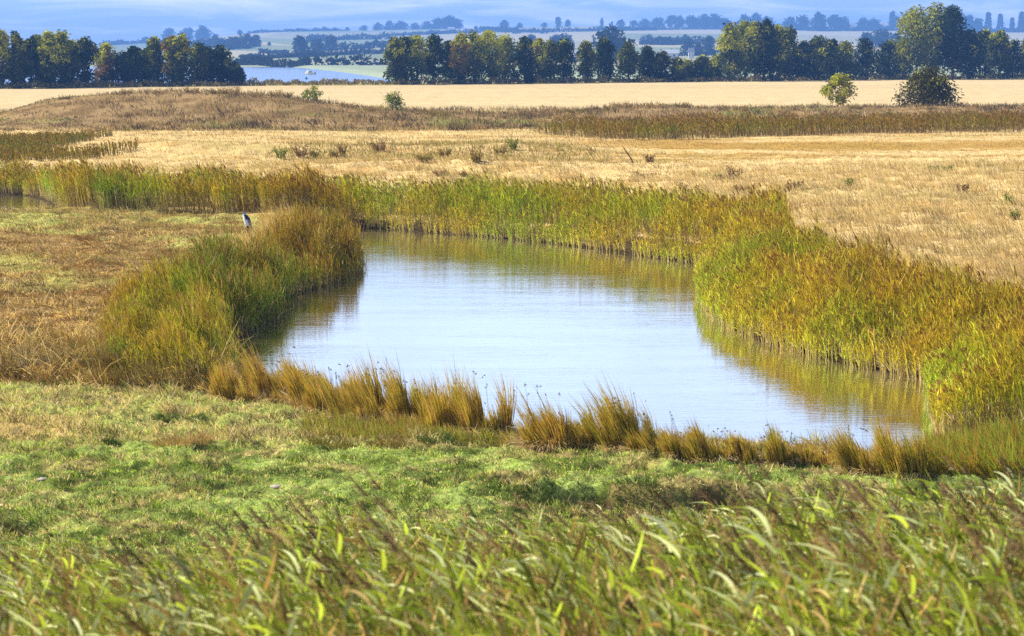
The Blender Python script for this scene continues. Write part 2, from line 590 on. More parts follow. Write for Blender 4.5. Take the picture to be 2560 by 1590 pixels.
def reeds(acc, P, h, green, brown, w=.022, leaves=5, wind=-.16, plume=.5, tint=1.0):
    """reed stems at P (N,3): pale lower stem, leaves up the stem, brown plume"""
    n = len(P)
    h = np.broadcast_to(h, (n,)) * rng.uniform(.78, 1.12, n)
    d = rnd_dir(n, .13, (wind * .6, 0))
    d = d / np.linalg.norm(d, axis=1, keepdims=True)
    g = np.clip(np.broadcast_to(green, (n,)) + rng.normal(0, .22, n), 0, 1)
    b = np.clip(np.broadcast_to(brown, (n,)) + rng.normal(0, .2, n), 0, 1)
    body = lerp3(REED_O, REED_G, g)
    body = body * (1 - b[:, None] * .8) + np.array(REED_B) * b[:, None] * .8
    body *= rng.uniform(.55, 1.5, (n, 1)) * tint
    acc.add(strips(P, d, h, w, .05, np.tile(np.array(REED_T) * .75 * tint ** 1.5, (n, 1)), body * .9, 3, cm=body))
    for k in range(leaves):
        u = rng.uniform(.22, .92, n)
        bp = P + d * (h * u)[:, None]
        a = rng.uniform(0, 2 * PI, n)
        r = rng.uniform(.12, .75, n)
        ld = np.stack([np.cos(a) * r + wind * 1.6, np.sin(a) * r, rng.uniform(.8, 1.6, n)], 1)
        bu, gu = np.clip((u - .55) * .9, 0, .26)[:, None], np.clip(.68 - u, 0, .46)[:, None]
        lc = body * (1 - bu) + np.array(REED_B) * tint * bu
        lc = (lc * (1 - gu) + np.array(REED_G) * tint * gu) * rng.uniform(.6, 1.45, (n, 1))
        dead = (u < .42) & (rng.uniform(0, 1, n) < .6)
        lc = np.where(dead[:, None], np.array(REED_T) * rng.uniform(.6, 1, (n, 1)), lc)
        acc.add(strips(bp, ld, h * rng.uniform(.2, .38, n), w * 1.15, rng.uniform(.1, .5, n), lc, lc * 1.05, 2))
    k = rng.uniform(0, 1, n) < plume
    m = int(k.sum())
    if m:
        bp = P[k] + d[k] * (h[k] * .93)[:, None]
        for q in range(2):
            pc = mix_cols([(.36, .19, .05), (.48, .29, .08), (.26, .13, .04)], [3, 2, 2], m)
            acc.add(strips(bp, d[k] + np.stack([rng.uniform(-.55, .05, m), rng.uniform(-.2, .2, m), 0 * h[k]], 1), h[k] * .15, w * 2.2, .35, pc, pc, 2))


# ------------------------------------------------------------------ reed beds (nobody could count them)
def bed(name, poly_px, n, h, w, label, fg, fb, wind=-.16, leaves=5, plume=.28, z0=.0, tint=1.0, edge=None, hf=None):
    poly = [G(px, py, z0) for px, py in poly_px]
    q = pts_in_poly(poly, n)
    # stands grow in bunches: thin by noise
    k = fbm(q[:, 0] / .9, q[:, 1] / .9, 71, 2) + rng.uniform(-.18, .18, n) > .405
    q = q[k]
    P = on_ground(q[:, 0], q[:, 1])
    P[:, 2] = np.maximum(P[:, 2], -.15)
    px, py = proj(P[:, 0], P[:, 1], P[:, 2])
    pn = fbm(q[:, 0] / 3.0, q[:, 1] / 3.0, 72, 4)
    hh = h * (.62 + .76 * fbm(q[:, 0] / 1.5, q[:, 1] / 1.5, 73, 2))
    if hf is not None:
        hh = hh * hf(px)
    if edge is not None:
        hh = hh * np.interp(seg_dist(q[:, 0], q[:, 1], POND), [0, edge[0]], [edge[1], 1])
    a = Acc()
    reeds(a, P, hh, fg(px, py, pn), fb(px, py, pn), w, leaves, wind, plume, tint)
    o = obj(name, a.mesh(name, M_REED))
    return tag(o, label, 'reeds', kind='stuff')


bed('reed_grass', FAR_POLY, 12000, 1.55, .03, 'olive and gold reed bed along the far bank of the pond',
    lambda px, py, n: np.clip(.5 + (n - .5) * 2.2, 0, 1), lambda px, py, n: np.clip(.14 + (.5 - n) * 1.5, 0, 1), edge=(1.8, .45))
bed('reed_grass', RIGHT_POLY, 24000, 1.6, .026, 'tall green and rusty reed bed on the right bank of the pond',
    lambda px, py, n: np.clip(.55 + (n - .5) * 2.4, 0, 1), lambda px, py, n: np.clip(.04 + (.5 - n) * 1.5 + .32 * sstep(1.0, 2.8, seg_dist(*G(px, py, .3), POND)), 0, 1), leaves=6, edge=(2.4, .50))
LEFT_POLY = [(-400, 464), (0, 468), (95, 474), (135, 496), (160, 518), (260, 530), (420, 536), (640, 545), (860, 556), (860, 540), (640, 526), (420, 516), (260, 508), (165, 492), (100, 460), (0, 454), (-400, 448)]
bed('reed_grass', LEFT_POLY, 12000, 1.75, .034, 'reed bed with rusty tops along the silted creek on the left',
    lambda px, py, n: np.clip(.36 + (n - .5) * 2.4 + .4 * np.exp(-((px - 125) / 50) ** 2), 0, 1),
    lambda px, py, n: np.clip(.34 + (.5 - n) * 2.0, 0, 1), z0=.4, tint=.9, hf=lambda px: np.interp(px, [90, 170], [.68, 1]))
bed('reed_grass', [(1330, 336), (1500, 350), (1650, 356), (1800, 352), (2000, 345), (2200, 339), (2700, 332), (3000, 330), (3000, 312), (2560, 314), (2200, 320), (1900, 325), (1600, 332), (1450, 330)],
    13000, 1.35, .07, 'dark rusty reed strip in the ditch below the weedy bank',
    lambda px, py, n: np.clip(.35 + (n - .5) * 2 + .3 * sstep(346, 352, py), 0, 1), lambda px, py, n: np.clip(.85 + (.5 - n) * 1.8, 0, 1), leaves=3, z0=.4, tint=.55)
bed('reed_grass', [(-400, 420), (0, 418), (200, 412), (340, 398), (350, 392), (200, 396), (100, 388), (230, 355), (285, 345), (200, 345), (0, 352), (-400, 360)],
    11000, .62, .08, 'dark green reed patch in the upper ditch at the left edge',
    lambda px, py, n: np.clip(.5 + (n - .5) * 2, 0, 1), lambda px, py, n: np.clip(.45 + (.5 - n) * 1.2, 0, 1), leaves=3, z0=.4, tint=.5)


# ------------------------------------------------------------------ the three reed clumps of the peninsula, each a thing
def clump_thing(name, poly_px, n, h, w, label, green, brown, wind, cat='reeds', leaves=5, plume=.35, z0=.1, hfun=None, tint=1.0):
    poly = [G(px, py, z0) for px, py in poly_px]
    q = pts_in_poly(poly, n)
    q = q + rng.normal(0, 1, (n, 2)) * np.array([.34, .42]) + (np.stack([fbm(q[:, 0] / 1.2, q[:, 1] / 1.2, 78, 2), fbm(q[:, 0] / 1.2, q[:, 1] / 1.2, 79, 2)], 1) - .5) * 1.3
    q = q[~(inside(q[:, 0], q[:, 1], POND) & (seg_dist(q[:, 0], q[:, 1], POND) > rng.uniform(.05, .4, n)))]
    n = len(q)
    P = on_ground(q[:, 0], q[:, 1])
    P[:, 2] = np.maximum(P[:, 2], -.1)
    c = P.mean(0); c[2] = P[:, 2].min()
    nn = fbm(q[:, 0] / 1.6, q[:, 1] / 1.6, 75, 3)
    rag = seg_dist(q[:, 0], q[:, 1], poly)
    k = rng.uniform(0, 1, n) < (.35 + 1.2 * fbm(q[:, 0] / .7, q[:, 1] / .7, 77, 2))
    q, P, rag, nn = q[k], P[k], rag[k], nn[k]
    n = len(q)
    hh = h * (.40 + 1.2 * sstep(.15, .85, fbm(q[:, 0] / .75, q[:, 1] / .75, 76, 3))) * rng.uniform(.62, 1.18, n)
    if hfun is not None:
        hh = hh * hfun(*proj(P[:, 0], P[:, 1], P[:, 2]))
    a = Acc()
    reeds(a, P - c, hh, np.clip(green + (nn - .5) * 2, 0, 1), np.clip(brown - (nn - .5) * 1.6, 0, 1), w, leaves, wind, 0, tint)
    t = thing(name, c, label, cat, 'reed clumps on the peninsula shore')
    obj('leaves', a.mesh('leaves', M_REED), t)
    s = Acc()
    k = rng.uniform(0, 1, n) < plume
    m = int(k.sum())
    d = rnd_dir(m, .2, (wind * .7, 0))
    top = (P - c)[k] + np.array([0, 0, 1.0]) * (hh[k] * .85)[:, None] + np.array([wind * .55, 0, 0]) * hh[k][:, None]
    pc = mix_cols([(.38, .21, .06), (.52, .34, .12), (.26, .13, .04)], [3, 2, 2], m)
    s.add(strips(top, d, hh[k] * .22, w * 1.7, .3, pc, pc, 2))
    obj('seed_heads', s.mesh('seed_heads', M_REED), t)


clump_thing('reed_clump', [(255, 955), (400, 972), (530, 968), (548, 910), (542, 875), (530, 845), (490, 800), (430, 775), (340, 790), (290, 850)], 12000, 1.02, .02,
            'broad sloping clump of green and brown reeds at the left end of the pond', .5, .36, -.20, tint=.95, hfun=lambda a, b, c=0: np.interp(a, [255, 330, 430, 540], [.4, .7, 1, 1.05]))
clump_thing('reed_clump', [(480, 795), (556, 842), (636, 812), (706, 780), (712, 740), (640, 730), (560, 735), (470, 760)], 9500, 1.1, .02,
            'upright dark green reed clump overhanging dark water on the left bank', .95, .0, -.05, tint=.6)
clump_thing('reed_clump', [(700, 740), (790, 714), (876, 684), (898, 668), (888, 645), (866, 615), (780, 640), (700, 690)], 8500, 1.05, .022,
            'rusty brown reed clump on the tip of the peninsula', .35, .7, -.10, tint=.75)


# ------------------------------------------------------------------ rush clumps along the near shore
def rush_clump(px, py, hpx, wpx, label, rusty):
    x, y, z = GT(px, py)
    k = FPX / y
    h, r = hpx / k * rng.uniform(1.0, 1.22), wpx / k * .5 * 1.6
    n = int(560 + 1300 * r)
    a = rng.uniform(0, 2 * PI, n); rr = r * np.sqrt(rng.uniform(0, 1, n))
    B = np.stack([x + np.cos(a) * rr, y + np.sin(a) * rr * .7], 1)
    B = B + (np.stack([fbm(B[:, 0] / .2, B[:, 1] / .2, 7, 2), fbm(B[:, 0] / .2, B[:, 1] / .2, 8, 2)], 1) - .5) * .35
    P = on_ground(B[:, 0], B[:, 1]); P[:, 2] = np.maximum(P[:, 2], -.1)
    P = P - np.array([x, y, z])
    t = thing('rush_clump', (x, y, z), label, 'rushes', 'rush clumps along the near shore')
    tw = rng.uniform(-.36, .04)
    d = np.stack([np.cos(a) * rng.uniform(-.1, .26, n) + tw * .7, np.sin(a) * rng.uniform(0, .25, n), np.ones(n)], 1)
    prof = np.clip(1.10 - .4 * (rr / (r + 1e-6)) ** 2, .5, 1.2) * (.25 + 1.3 * sstep(.2, .8, fbm(B[:, 0] / .24, B[:, 1] / .5, 9, 2)))
    g0 = mix_cols([(.66, .45, .13), (.46, .25, .045), (.58, .46, .06), (.28, .29, .03)], [3 * rusty + .5, 2.8 * rusty, 2.2, 2.0 * (1.35 - rusty)], n)
    a_ = Acc()
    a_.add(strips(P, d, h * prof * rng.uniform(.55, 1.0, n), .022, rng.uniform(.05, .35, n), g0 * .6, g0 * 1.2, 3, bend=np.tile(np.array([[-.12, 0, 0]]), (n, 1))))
    m = int(n * .75)
    d2 = np.stack([np.cos(a[:m]) * rng.uniform(.3, 1.1, m) - .1, np.sin(a[:m]) * rng.uniform(.3, 1.1, m), np.ones(m) * .9], 1)
    g1 = mix_cols(DRY, [3, 3, 2, 2], m) * 1.05
    a_.add(strips(P[:m], d2, h * rng.uniform(.3, .6, m), .02, rng.uniform(.4, .9, m), g1 * .8, g1, 3))
    obj('leaves', a_.mesh('leaves', M_GRASS), t)
    s = int(5 + 12 * r)
    i = rng.choice(n, s, replace=False)
    d3 = np.stack([rng.uniform(-.34, .02, s), rng.uniform(-.15, .15, s), np.ones(s)], 1)
    L = h * rng.uniform(.75, 1.05, s)
    st = Acc()
    cg = mix_cols([(.16, .15, .04), (.22, .15, .05)], [1, 1], s)
    st.add(strips(P[i], d3, L, .007, .04, cg, cg, 3, taper=.3))
    d3n = d3 / np.linalg.norm(d3, axis=1, keepdims=True)
    tip = P[i] + d3n * (L * .965)[:, None]; tip[:, 2] -= .04 * L
    for q in range(3):
        cb = mix_cols([(.13, .07, .025)], [1], s)
        st.add(strips(tip + rng.normal(0, .006, (s, 3)), rng.normal(0, 1, (s, 3)), .035, .022, .1, cb, cb, 1, taper=.3))
    obj('seed_stalks', st.mesh('seed_stalks', M_GRASS), t)


RUSH = [(608, 985, 72, 100, .9), (690, 992, 118, 95, .8), (768, 1010, 88, 85, .9), (842, 1022, 100, 95, .7), (922, 1048, 150, 105, .6), (988, 1054, 112, 80, .7),
        (1042, 1054, 138, 44, .3), (1112, 1078, 126, 66, .5), (1172, 1086, 78, 58, .8), (1216, 1092, 158, 60, .7), (1366, 1120, 158, 60, .8), (1412, 1122, 84, 60, .9),
        (1472, 1122, 66, 58, .4), (1562, 1124, 132, 92, .4), (1640, 1130, 100, 84, .6), (1718, 1142, 72, 76, .7), (1790, 1148, 84, 60, .5), (1852, 1150, 48, 56, .6),
        (1950, 1154, 74, 56, .3), (2068, 1162, 44, 84, .8), (2190, 1190, 136, 110, .6), (2262, 1196, 100, 60, .4)]
SHADE = lambda r: 'rusty' if r > .75 else ('golden brown' if r > .45 else 'greenish')
SIZE = lambda h: 'tall' if h > 125 else ('knee-high' if h < 92 else 'mid-sized')
ORD = ['leftmost'] + [w + ' from the left' for w in 'second third fourth fifth sixth seventh eighth ninth tenth eleventh twelfth thirteenth fourteenth fifteenth sixteenth seventeenth eighteenth nineteenth twentieth'.split()]


def ordn(i, n):
    if i < len(ORD) and i <= n - 1 - i + 6 and i < n - 1:
        return ORD[i]
    j = n - 1 - i
    return 'rightmost' if j == 0 else ORD[j].replace('from the left', 'from the right')


for i, (px, py, hp, wp, ru) in enumerate(RUSH):
    rush_clump(px, py, hp, wp, f'{SIZE(hp)} {SHADE(ru)} rush clump on the near pond shore, {ordn(i, len(RUSH))}', ru)


# ------------------------------------------------------------------ grasses
def grass(name, x, y, h, w, c0, c1, label, spread=.5, wind=-.2, droop=.3, seg=2):
    P = on_ground(x, y)
    n = len(x)
    a = Acc()
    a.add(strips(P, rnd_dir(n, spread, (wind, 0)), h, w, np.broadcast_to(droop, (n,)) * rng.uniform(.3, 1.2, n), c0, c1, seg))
    return tag(obj(name, a.mesh(name, M_GRASS)), label, 'grass', kind='stuff')


def pond_clear(x, y, m=.05):
    k = np.ones(len(x), bool)
    s = (y > 28) & (y < 140)
    for P in (POND, CREEK):
        ins = inside(x[s], y[s], P)
        k[np.where(s)[0][ins]] = False
    return k


# green turf and straw of the near bank
x, y = pts_log(230000, 26, 56, -.29, .29)
k = pond_clear(x, y); x, y = x[k], y[k]
z = terrain(x, y); px, py = proj(x, y, z)
k = (ramp_mask(px, py, NEAR_EDGE, 10) > rng.uniform(.2, .8, len(x)))
x, y, px, py = x[k], y[k], px[k], py[k]
gb = ramp_mask(px, py, GREEN_EDGE, 8)
n = len(x)
n1, n2 = fbm(x / 1.6, y / 1.2, 81), fbm(x / .7, y / .5, 82)
n3 = fbm(x / .30, y / .22, 181, 2)
isg = rng.uniform(0, 1, n) < np.clip(.26 + gb * .36 + (n1 - .5) * .7 + (sstep(.3, .7, n3) - .5) * .8, .04, .97)
cg = mix_cols([(.34, .47, .05), (.19, .28, .03), (.48, .58, .09), (.64, .66, .22)], [4, 2.6, 3, 2.4], n)
cd = mix_cols(DRY, [3, 3, 3, 1.0], n) * 1.3
c = np.where(isg[:, None], cg, cd)
tus = sstep(.56, .70, fbm(x / .8, y / .55, 83, 3))
hh = rng.uniform(.04, .10, n) * (.5 + n2 + 2.0 * tus) * np.where(gb > .5, .85, 1.5)
c = c * (1 - .25 * tus[:, None]) * (.28 + 1.25 * sstep(.28, .72, fbm(x / .20, y / .16, 182, 2)))[:, None]
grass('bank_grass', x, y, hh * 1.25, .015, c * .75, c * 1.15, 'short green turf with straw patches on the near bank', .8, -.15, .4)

# rough fringe along the near shore and at the pond corner
def fringe(poly_px, n, h, cols, wts, label, w=.013, z=.3, wind=-.4, thr=.40):
    q = pts_in_poly([G(a, b, z) for a, b in poly_px], n)
    q = q[pond_clear(q[:, 0], q[:, 1])]
    n = len(q)
    q = q[fbm(q[:, 0] / .7, q[:, 1] / .7, 98, 2) + rng.uniform(-.25, .25, n) * (thr < .5) > thr]; n = len(q)
    c = mix_cols(cols, wts, n)
    grass('tall_grass', q[:, 0], q[:, 1], h * rng.uniform(.35, 1.1, n) * (.4 + 1.2 * fbm(q[:, 0] / .5, q[:, 1] / .5, 99, 2)), w, c * .8, c * 1.12, label, .5, wind, .3, 3)


fringe([(540, 985), (560, 935), (760, 975), (960, 1022), (1240, 1085), (1245, 1124), (1322, 1128), (1340, 1098), (1500, 1098), (1830, 1132), (2130, 1144), (2290, 1178), (2300, 1205), (2050, 1175), (1800, 1160), (1500, 1130), (1330, 1125), (1150, 1105), (900, 1060), (700, 1010)],
       17000, .44, [(.66, .46, .18), (.50, .27, .07), (.42, .42, .08), (.28, .16, .05)], [3, 3, 2, 1.5], 'rough golden grass between the rush clumps along the near shore')
fringe([(760, 1050), (950, 1058), (1160, 1092), (1300, 1112), (1420, 1122), (1400, 1134), (1150, 1128), (900, 1120), (760, 1100)], 9000, .40, [(.40, .40, .06), (.30, .32, .04), (.44, .28, .08), (.22, .15, .05)], [3, 3, 2, 1.5],
       'rough olive tussocky grass on the slope between the rushes and the green turf', .016, .25, -.3)
fringe([(-300, 520), (300, 530), (600, 560), (640, 640), (420, 720), (260, 830), (-300, 850)], 26000, .34, [(.40, .25, .08), (.26, .16, .045), (.56, .42, .18), (.18, .10, .03)], [3, 3, 2, 2],
       'brown tussocks standing out of the trampled peninsula grass', .02, .4, -.3, .56)
fringe([(1480, 455), (1700, 425), (2100, 425), (2700, 420), (2700, 720), (2450, 700), (2150, 640), (2010, 590), (1900, 530), (1650, 500)], 60000, .62, [(.76, .60, .30), (.60, .45, .20), (.38, .27, .11), (.84, .70, .40)], [3, 2.5, 1, 2.5],
       'uneven tussocks of pale and brown grass on the right meadow', .03, 1.1, -.45, .55)
fringe([(300, 440), (700, 440), (1300, 470), (1500, 455), (1400, 420), (1000, 400), (600, 405), (350, 415)], 22000, .5, [(.76, .60, .30), (.58, .43, .20), (.38, .27, .11), (.42, .38, .11)], [3, 2.5, 1.2, 1],
       'uneven tussocks of pale and brown grass before the meadow ridge', .035, .8, -.45, .56)
fringe([(2330, 1120), (2700, 1120), (2700, 1230), (2300, 1215), (2310, 1170)], 12000, .75, [(.34, .42, .05), (.44, .30, .05), (.28, .34, .04), (.40, .20, .04)], [3, 3, 2, 2],
       'green and rusty tall grass at the corner of the pond below the right reed bed', .02)

fringe([(-300, 850), (150, 845), (250, 870), (300, 960), (260, 962), (0, 952), (-300, 950)], 9000, .6, [(.44, .25, .07), (.20, .20, .035), (.55, .38, .13), (.20, .10, .03)], [3, 2, 2, 2],
       'rusty and olive scrub grass at the foot of the peninsula on the left', .016, .4)
fringe([(640, 398), (760, 372), (1000, 358), (1250, 350), (1480, 372), (1540, 400), (1300, 405), (1180, 410), (900, 405)], 9000, .55, [(.24, .24, .05), (.34, .30, .08), (.30, .19, .08), (.5, .38, .17)], [3, 3, 2, 2],
       'olive weeds and pale grass along the low meadow ridge', .05, .8, -.2)

# peninsula: trampled brown grass
x, y = pts_log(190000, 45, 112, -.34, -.03)
k = pond_clear(x, y); x, y = x[k], y[k]
px, py = proj(x, y, terrain(x, y))
k = (ramp_mask(px, py, MEADOW_EDGE, 8) > rng.uniform(.2, .8, len(x))) & (ramp_mask(px, py, NEAR_EDGE, 8) < .5) & (px < 930)
x, y, px, py = x[k], y[k], px[k], py[k]
n = len(x)
n1 = fbm(x / 2.4, y / 2.0, 84)
n2 = fbm(x / .9, y / .8, 85)
green = np.clip(sstep(.5, .64, n1) * .55 + sstep(600, 540, py) * sstep(660, 520, px) * .25, 0, .8) * sstep(780, 700, py)
isg = rng.uniform(0, 1, n) < green
c = np.where(isg[:, None], mix_cols([(.32, .34, .08), (.20, .27, .05), (.44, .42, .13)], [3, 2, 2], n),
             mix_cols([(.60, .42, .15), (.36, .22, .07), (.78, .62, .30), (.15, .085, .03)], [4, 3, 3.4, 1.8], n))
c = c * (.30 + 1.2 * sstep(.28, .70, fbm(x / .5, y / .45, 183, 3)))[:, None]
tall = sstep(840, 900, py) * sstep(.35, .6, n2)
grass('meadow_grass', x, y, rng.uniform(.08, .22, n) * (.3 + n2 + 2.2 * sstep(.55, .7, fbm(x / 1.1, y / .8, 86, 3))) * (1 + 2.2 * tall), .02, c * .7, c * 1.15, 'trampled brown and green grass covering the peninsula on the left', 1.1, -.25, .6)

fringe([(235, 945), (275, 800), (390, 730), (560, 680), (700, 640), (720, 690), (560, 745), (430, 785), (340, 800), (300, 850), (275, 955)], 9000, .85, [(.46, .24, .06), (.58, .38, .12), (.36, .32, .05), (.26, .13, .04)], [3, 3, 2, 1.5],
       'rusty fringe grass on the landward side of the peninsula reed clumps', .016, .3, -.35)
fringe([(240, 900), (400, 930), (560, 935), (600, 985), (420, 975), (245, 962)], 6000, .6, [(.16, .15, .03), (.30, .18, .05), (.12, .09, .03), (.5, .36, .14)], [3, 2, 2, 1.5],
       'dark tangled grass at the foot of the broad sloping reed clump', .016, .3, -.35)

# fluffy pale grass behind the peninsula reeds
poly = [G(px_, py_, .4) for px_, py_ in [(560, 650), (655, 590), (660, 556), (720, 545), (850, 570), (880, 620), (800, 650), (700, 690), (600, 720), (440, 800), (300, 880), (290, 840), (420, 740), (520, 690)]]
q = pts_in_poly(poly, 11000)
k = pond_clear(q[:, 0], q[:, 1]); q = q[k]; n = len(q)
k = fbm(q[:, 0] / 1.2, q[:, 1] / 1.2, 87, 2) + rng.uniform(-.2, .2, n) > .38
q = q[k]; n = len(q)
c = mix_cols([(.78, .60, .26), (.62, .43, .13), (.42, .25, .05)], [3, 3, 1.5], n)
grass('dry_grass', q[:, 0], q[:, 1], rng.uniform(.45, 1.15, n), .016, c * .85, c * 1.1, 'tall pale dry grass behind the reed clumps of the peninsula', .5, -.35, .35, 3)

# dry meadow beyond the pond
x, y = pts_log(230000, 52, 200)
k = pond_clear(x, y); x, y = x[k], y[k]
px, py = proj(x, y, terrain(x, y))
inner = (px < 2560 * 1.1) & (px > -260)
k = inner & ~((px < 960) & (py > ip(px, MEADOW_EDGE) - 5)) & ((px > 1750) | (py < 640)) & ((px < 2300) | (py < 900)) & ~inside(px, py, RIGHT_POLY)
x, y, px, py = x[k], y[k], px[k], py[k]
n = len(x)
n1 = fbm(x / 5, y / 4, 88)
n2 = fbm(x / 1.6, y / 1.6, 89)
c = mix_cols(DRY, [4, 3, 4, .7], n)
str_ = sstep(1250, 1700, px) * sstep(330, 350, py) * sstep(425, 395, py) * sstep(.40, .56, fbm(x / 40, y / 4, 31))
c = c * (1 - .8 * str_[:, None]) + np.array((.36, .21, .035)) * .8 * str_[:, None]
gy = sstep(.42, .6, fbm(x / 12, y / 5, 131)) * sstep(415, 435, py) * sstep(570, 530, py)
c = c * (1 - .6 * gy[:, None]) + np.array((.36, .27, .14)) * .6 * gy[:, None]
br = sstep(.60, .72, n1) * .6
c = c * (1 - br[:, None]) + np.array((.30, .22, .08)) * br[:, None]
gr = rng.uniform(0, 1, n) < .03 + .25 * sstep(.58, .7, fbm(x / 9, y / 3, 90))
c = np.where(gr[:, None], mix_cols([(.22, .24, .05), (.16, .18, .03)], [1, 1], n), c)
c = c * (.48 + .85 * sstep(.25, .72, fbm(x / 1.5, y / 1.3, 184, 3)))[:, None]
hh = rng.uniform(.12, .38, n) * (.4 + n2) * (1 + 1.3 * sstep(1800, 2050, px) * sstep(490, 560, py)) * (1 - .5 * sstep(330, 350, py) * sstep(425, 395, py) * sstep(1500, 1700, px))
ww = .00022 * y
grass('dry_grass', x, y, hh, ww, c * .85, c * 1.08, 'pale straw-coloured dry grass on the meadow beyond the pond', .45, -.35, .3)

# scrub grass on the right margin between reeds and meadow
poly = [G(px_, py_, .6) for px_, py_ in [(1950, 600), (2060, 640), (2250, 690), (2560, 740), (2900, 780), (2900, 880), (2560, 850), (2380, 815), (2150, 760), (2020, 700), (1950, 650)]]
q = pts_in_poly(poly, 16000); n = len(q)
k = fbm(q[:, 0] / 1.0, q[:, 1] / 1.0, 91, 2) + rng.uniform(-.2, .2, n) > .42
q = q[k]; n = len(q)
c = mix_cols([(.30, .17, .05), (.40, .28, .10), (.22, .20, .04), (.17, .085, .025)], [3, 3, 1.6, 2], n)
grass('tall_grass', q[:, 0], q[:, 1], rng.uniform(.3, .8, n), .018, c * .8, c * 1.1, 'brown knee-high grass between the right reed bed and the meadow', .45, -.3, .25, 3)

# weeds and thatch covering the bank
x, y = pts_log(90000, 192, 268)
n = len(x)
n1 = fbm(x / 4, y / 6, 92)
n2 = fbm(x / 1.8, y / 3, 93)
k = rng.uniform(0, 1, n) < .35 + .9 * sstep(.4, .65, n2)
x, y, n1, n2 = x[k], y[k], n1[k], n2[k]; n = len(x)
px, py = proj(x, y, terrain(x, y))
gp = rng.uniform(0, 1, n) < .06 + .35 * sstep(.60, .72, fbm(x / 7, y / 12, 33))
c = np.where(gp[:, None], mix_cols([(.17, .18, .03), (.24, .23, .05)], [1, 1], n), mix_cols([(.32, .215, .095), (.20, .13, .055), (.46, .33, .16), (.12, .075, .035)], [3, 3, 2, 2], n))
c = c * (.35 + 1.15 * sstep(.28, .72, fbm(x / 1.7, y / 3.5, 185, 3)))[:, None]
grass('bank_undergrowth', x, y, rng.uniform(.25, .75, n) * (.2 + 1.9 * n2 ** 1.5) * (1 - .55 * sstep(420, 100, px)), .07, c * .85, c * 1.05, 'brown dead weeds and thatch covering the long bank before the field', .7, -.2, .2)


# ------------------------------------------------------------------ shrubs and trees
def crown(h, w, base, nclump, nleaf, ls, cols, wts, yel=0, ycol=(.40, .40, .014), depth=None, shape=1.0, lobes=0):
    """leaf cards in clumps spread through a crown; local coordinates, foot at the origin"""
    dep = depth or w
    t = rng.uniform(0, 1, nclump) ** .85
    zc = h * (base + (1 - base) * t * .93)
    prof = np.sin(np.clip(.16 + .80 * t, 0, 1) * PI) ** .7 * (1 if shape == 1 else (1 - t * (1 - shape)))
    ax = rng.uniform(0, 2 * PI, nclump)
    rr = np.sqrt(rng.uniform(0, 1, nclump)) * prof * .5
    cx, cy = np.cos(ax) * rr * w * .9, np.sin(ax) * rr * dep * .9
    cr = rng.uniform(.10, .20, nclump) * w * .9 + .02 * h
    cc = mix_cols(cols, wts, nclump, .25)
    yk = rng.uniform(0, 1, nclump) < yel * sstep(.25, .75, t)  # upper clumps yellower: autumn leaves, plus the sunlit tops put into the colour
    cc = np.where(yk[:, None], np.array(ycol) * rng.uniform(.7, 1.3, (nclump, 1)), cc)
    i = np.repeat(np.arange(nclump), nleaf)
    n = len(i)
    v = rng.normal(0, 1, (n, 3)); v /= np.linalg.norm(v, axis=1, keepdims=True)
    v *= (rng.uniform(.15, 1, n) ** .5)[:, None] * cr[i][:, None]
    P = np.stack([cx[i], cy[i], zc[i]], 1) + v * np.array([1, 1, 1.1])
    P[:, 2] = np.maximum(P[:, 2], h * .02)
    # leaves lie mostly outward and upward from their clump
    d = v / (np.linalg.norm(v, axis=1, keepdims=True) + 1e-6) * .6 + rng.normal(0, .8, (n, 3)) + np.array([-.25, 0, -.1])
    L = ls * rng.uniform(.6, 1.4, n)
    c = cc[i] * rng.uniform(.85, 1.18, (n, 1))
    return strips(P, d, L, L * .62, .25, c, c, 1, taper=.5)


def trunk(h, r, nl, w, base, col=(.075, .06, .045), lean=0.0):
    a = Acc()
    s = np.linspace(0, 1, 9)
    wob = np.cumsum(rng.normal(0, .012 * h, 9)); wob2 = np.cumsum(rng.normal(0, .012 * h, 9))
    path = np.stack([wob - wob[0] + lean * s * h, wob2 - wob2[0], s * h * .86], 1)
    a.add(tube(path, r * (1 - .88 * s) * np.array([1.5] + [1] * 8), 7, col))
    for k in range(nl):
        f = rng.uniform(base * .8 + .05, .8)
        p0 = np.array([np.interp(f, s, path[:, j]) for j in range(3)])
        az = rng.uniform(0, 2 * PI)
        L = w * rng.uniform(.3, .55)
        q = np.linspace(0, 1, 5)
        pp = p0 + np.stack([np.cos(az) * L * q, np.sin(az) * L * q, L * (.75 * q + .25 * q * q)], 1)
        a.add(tube(pp, r * .42 * (1 - f * .5) * (1 - .85 * q), 5, col))
    return a


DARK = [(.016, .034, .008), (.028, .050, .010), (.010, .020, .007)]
OLIVE = [(.055, .075, .008), (.10, .11, .010), (.03, .045, .008)]
YG = [(.10, .13, .008), (.20, .21, .010), (.04, .06, .008)]
ORANGE = [(.18, .14, .015), (.30, .17, .015), (.12, .12, .015)]
KIND = {'d': (DARK, .10, 'dark green'), 'o': (OLIVE, .25, 'olive'), 'y': (YG, .65, 'yellow-green topped'), 'r': (ORANGE, .6, 'orange-tinged')}


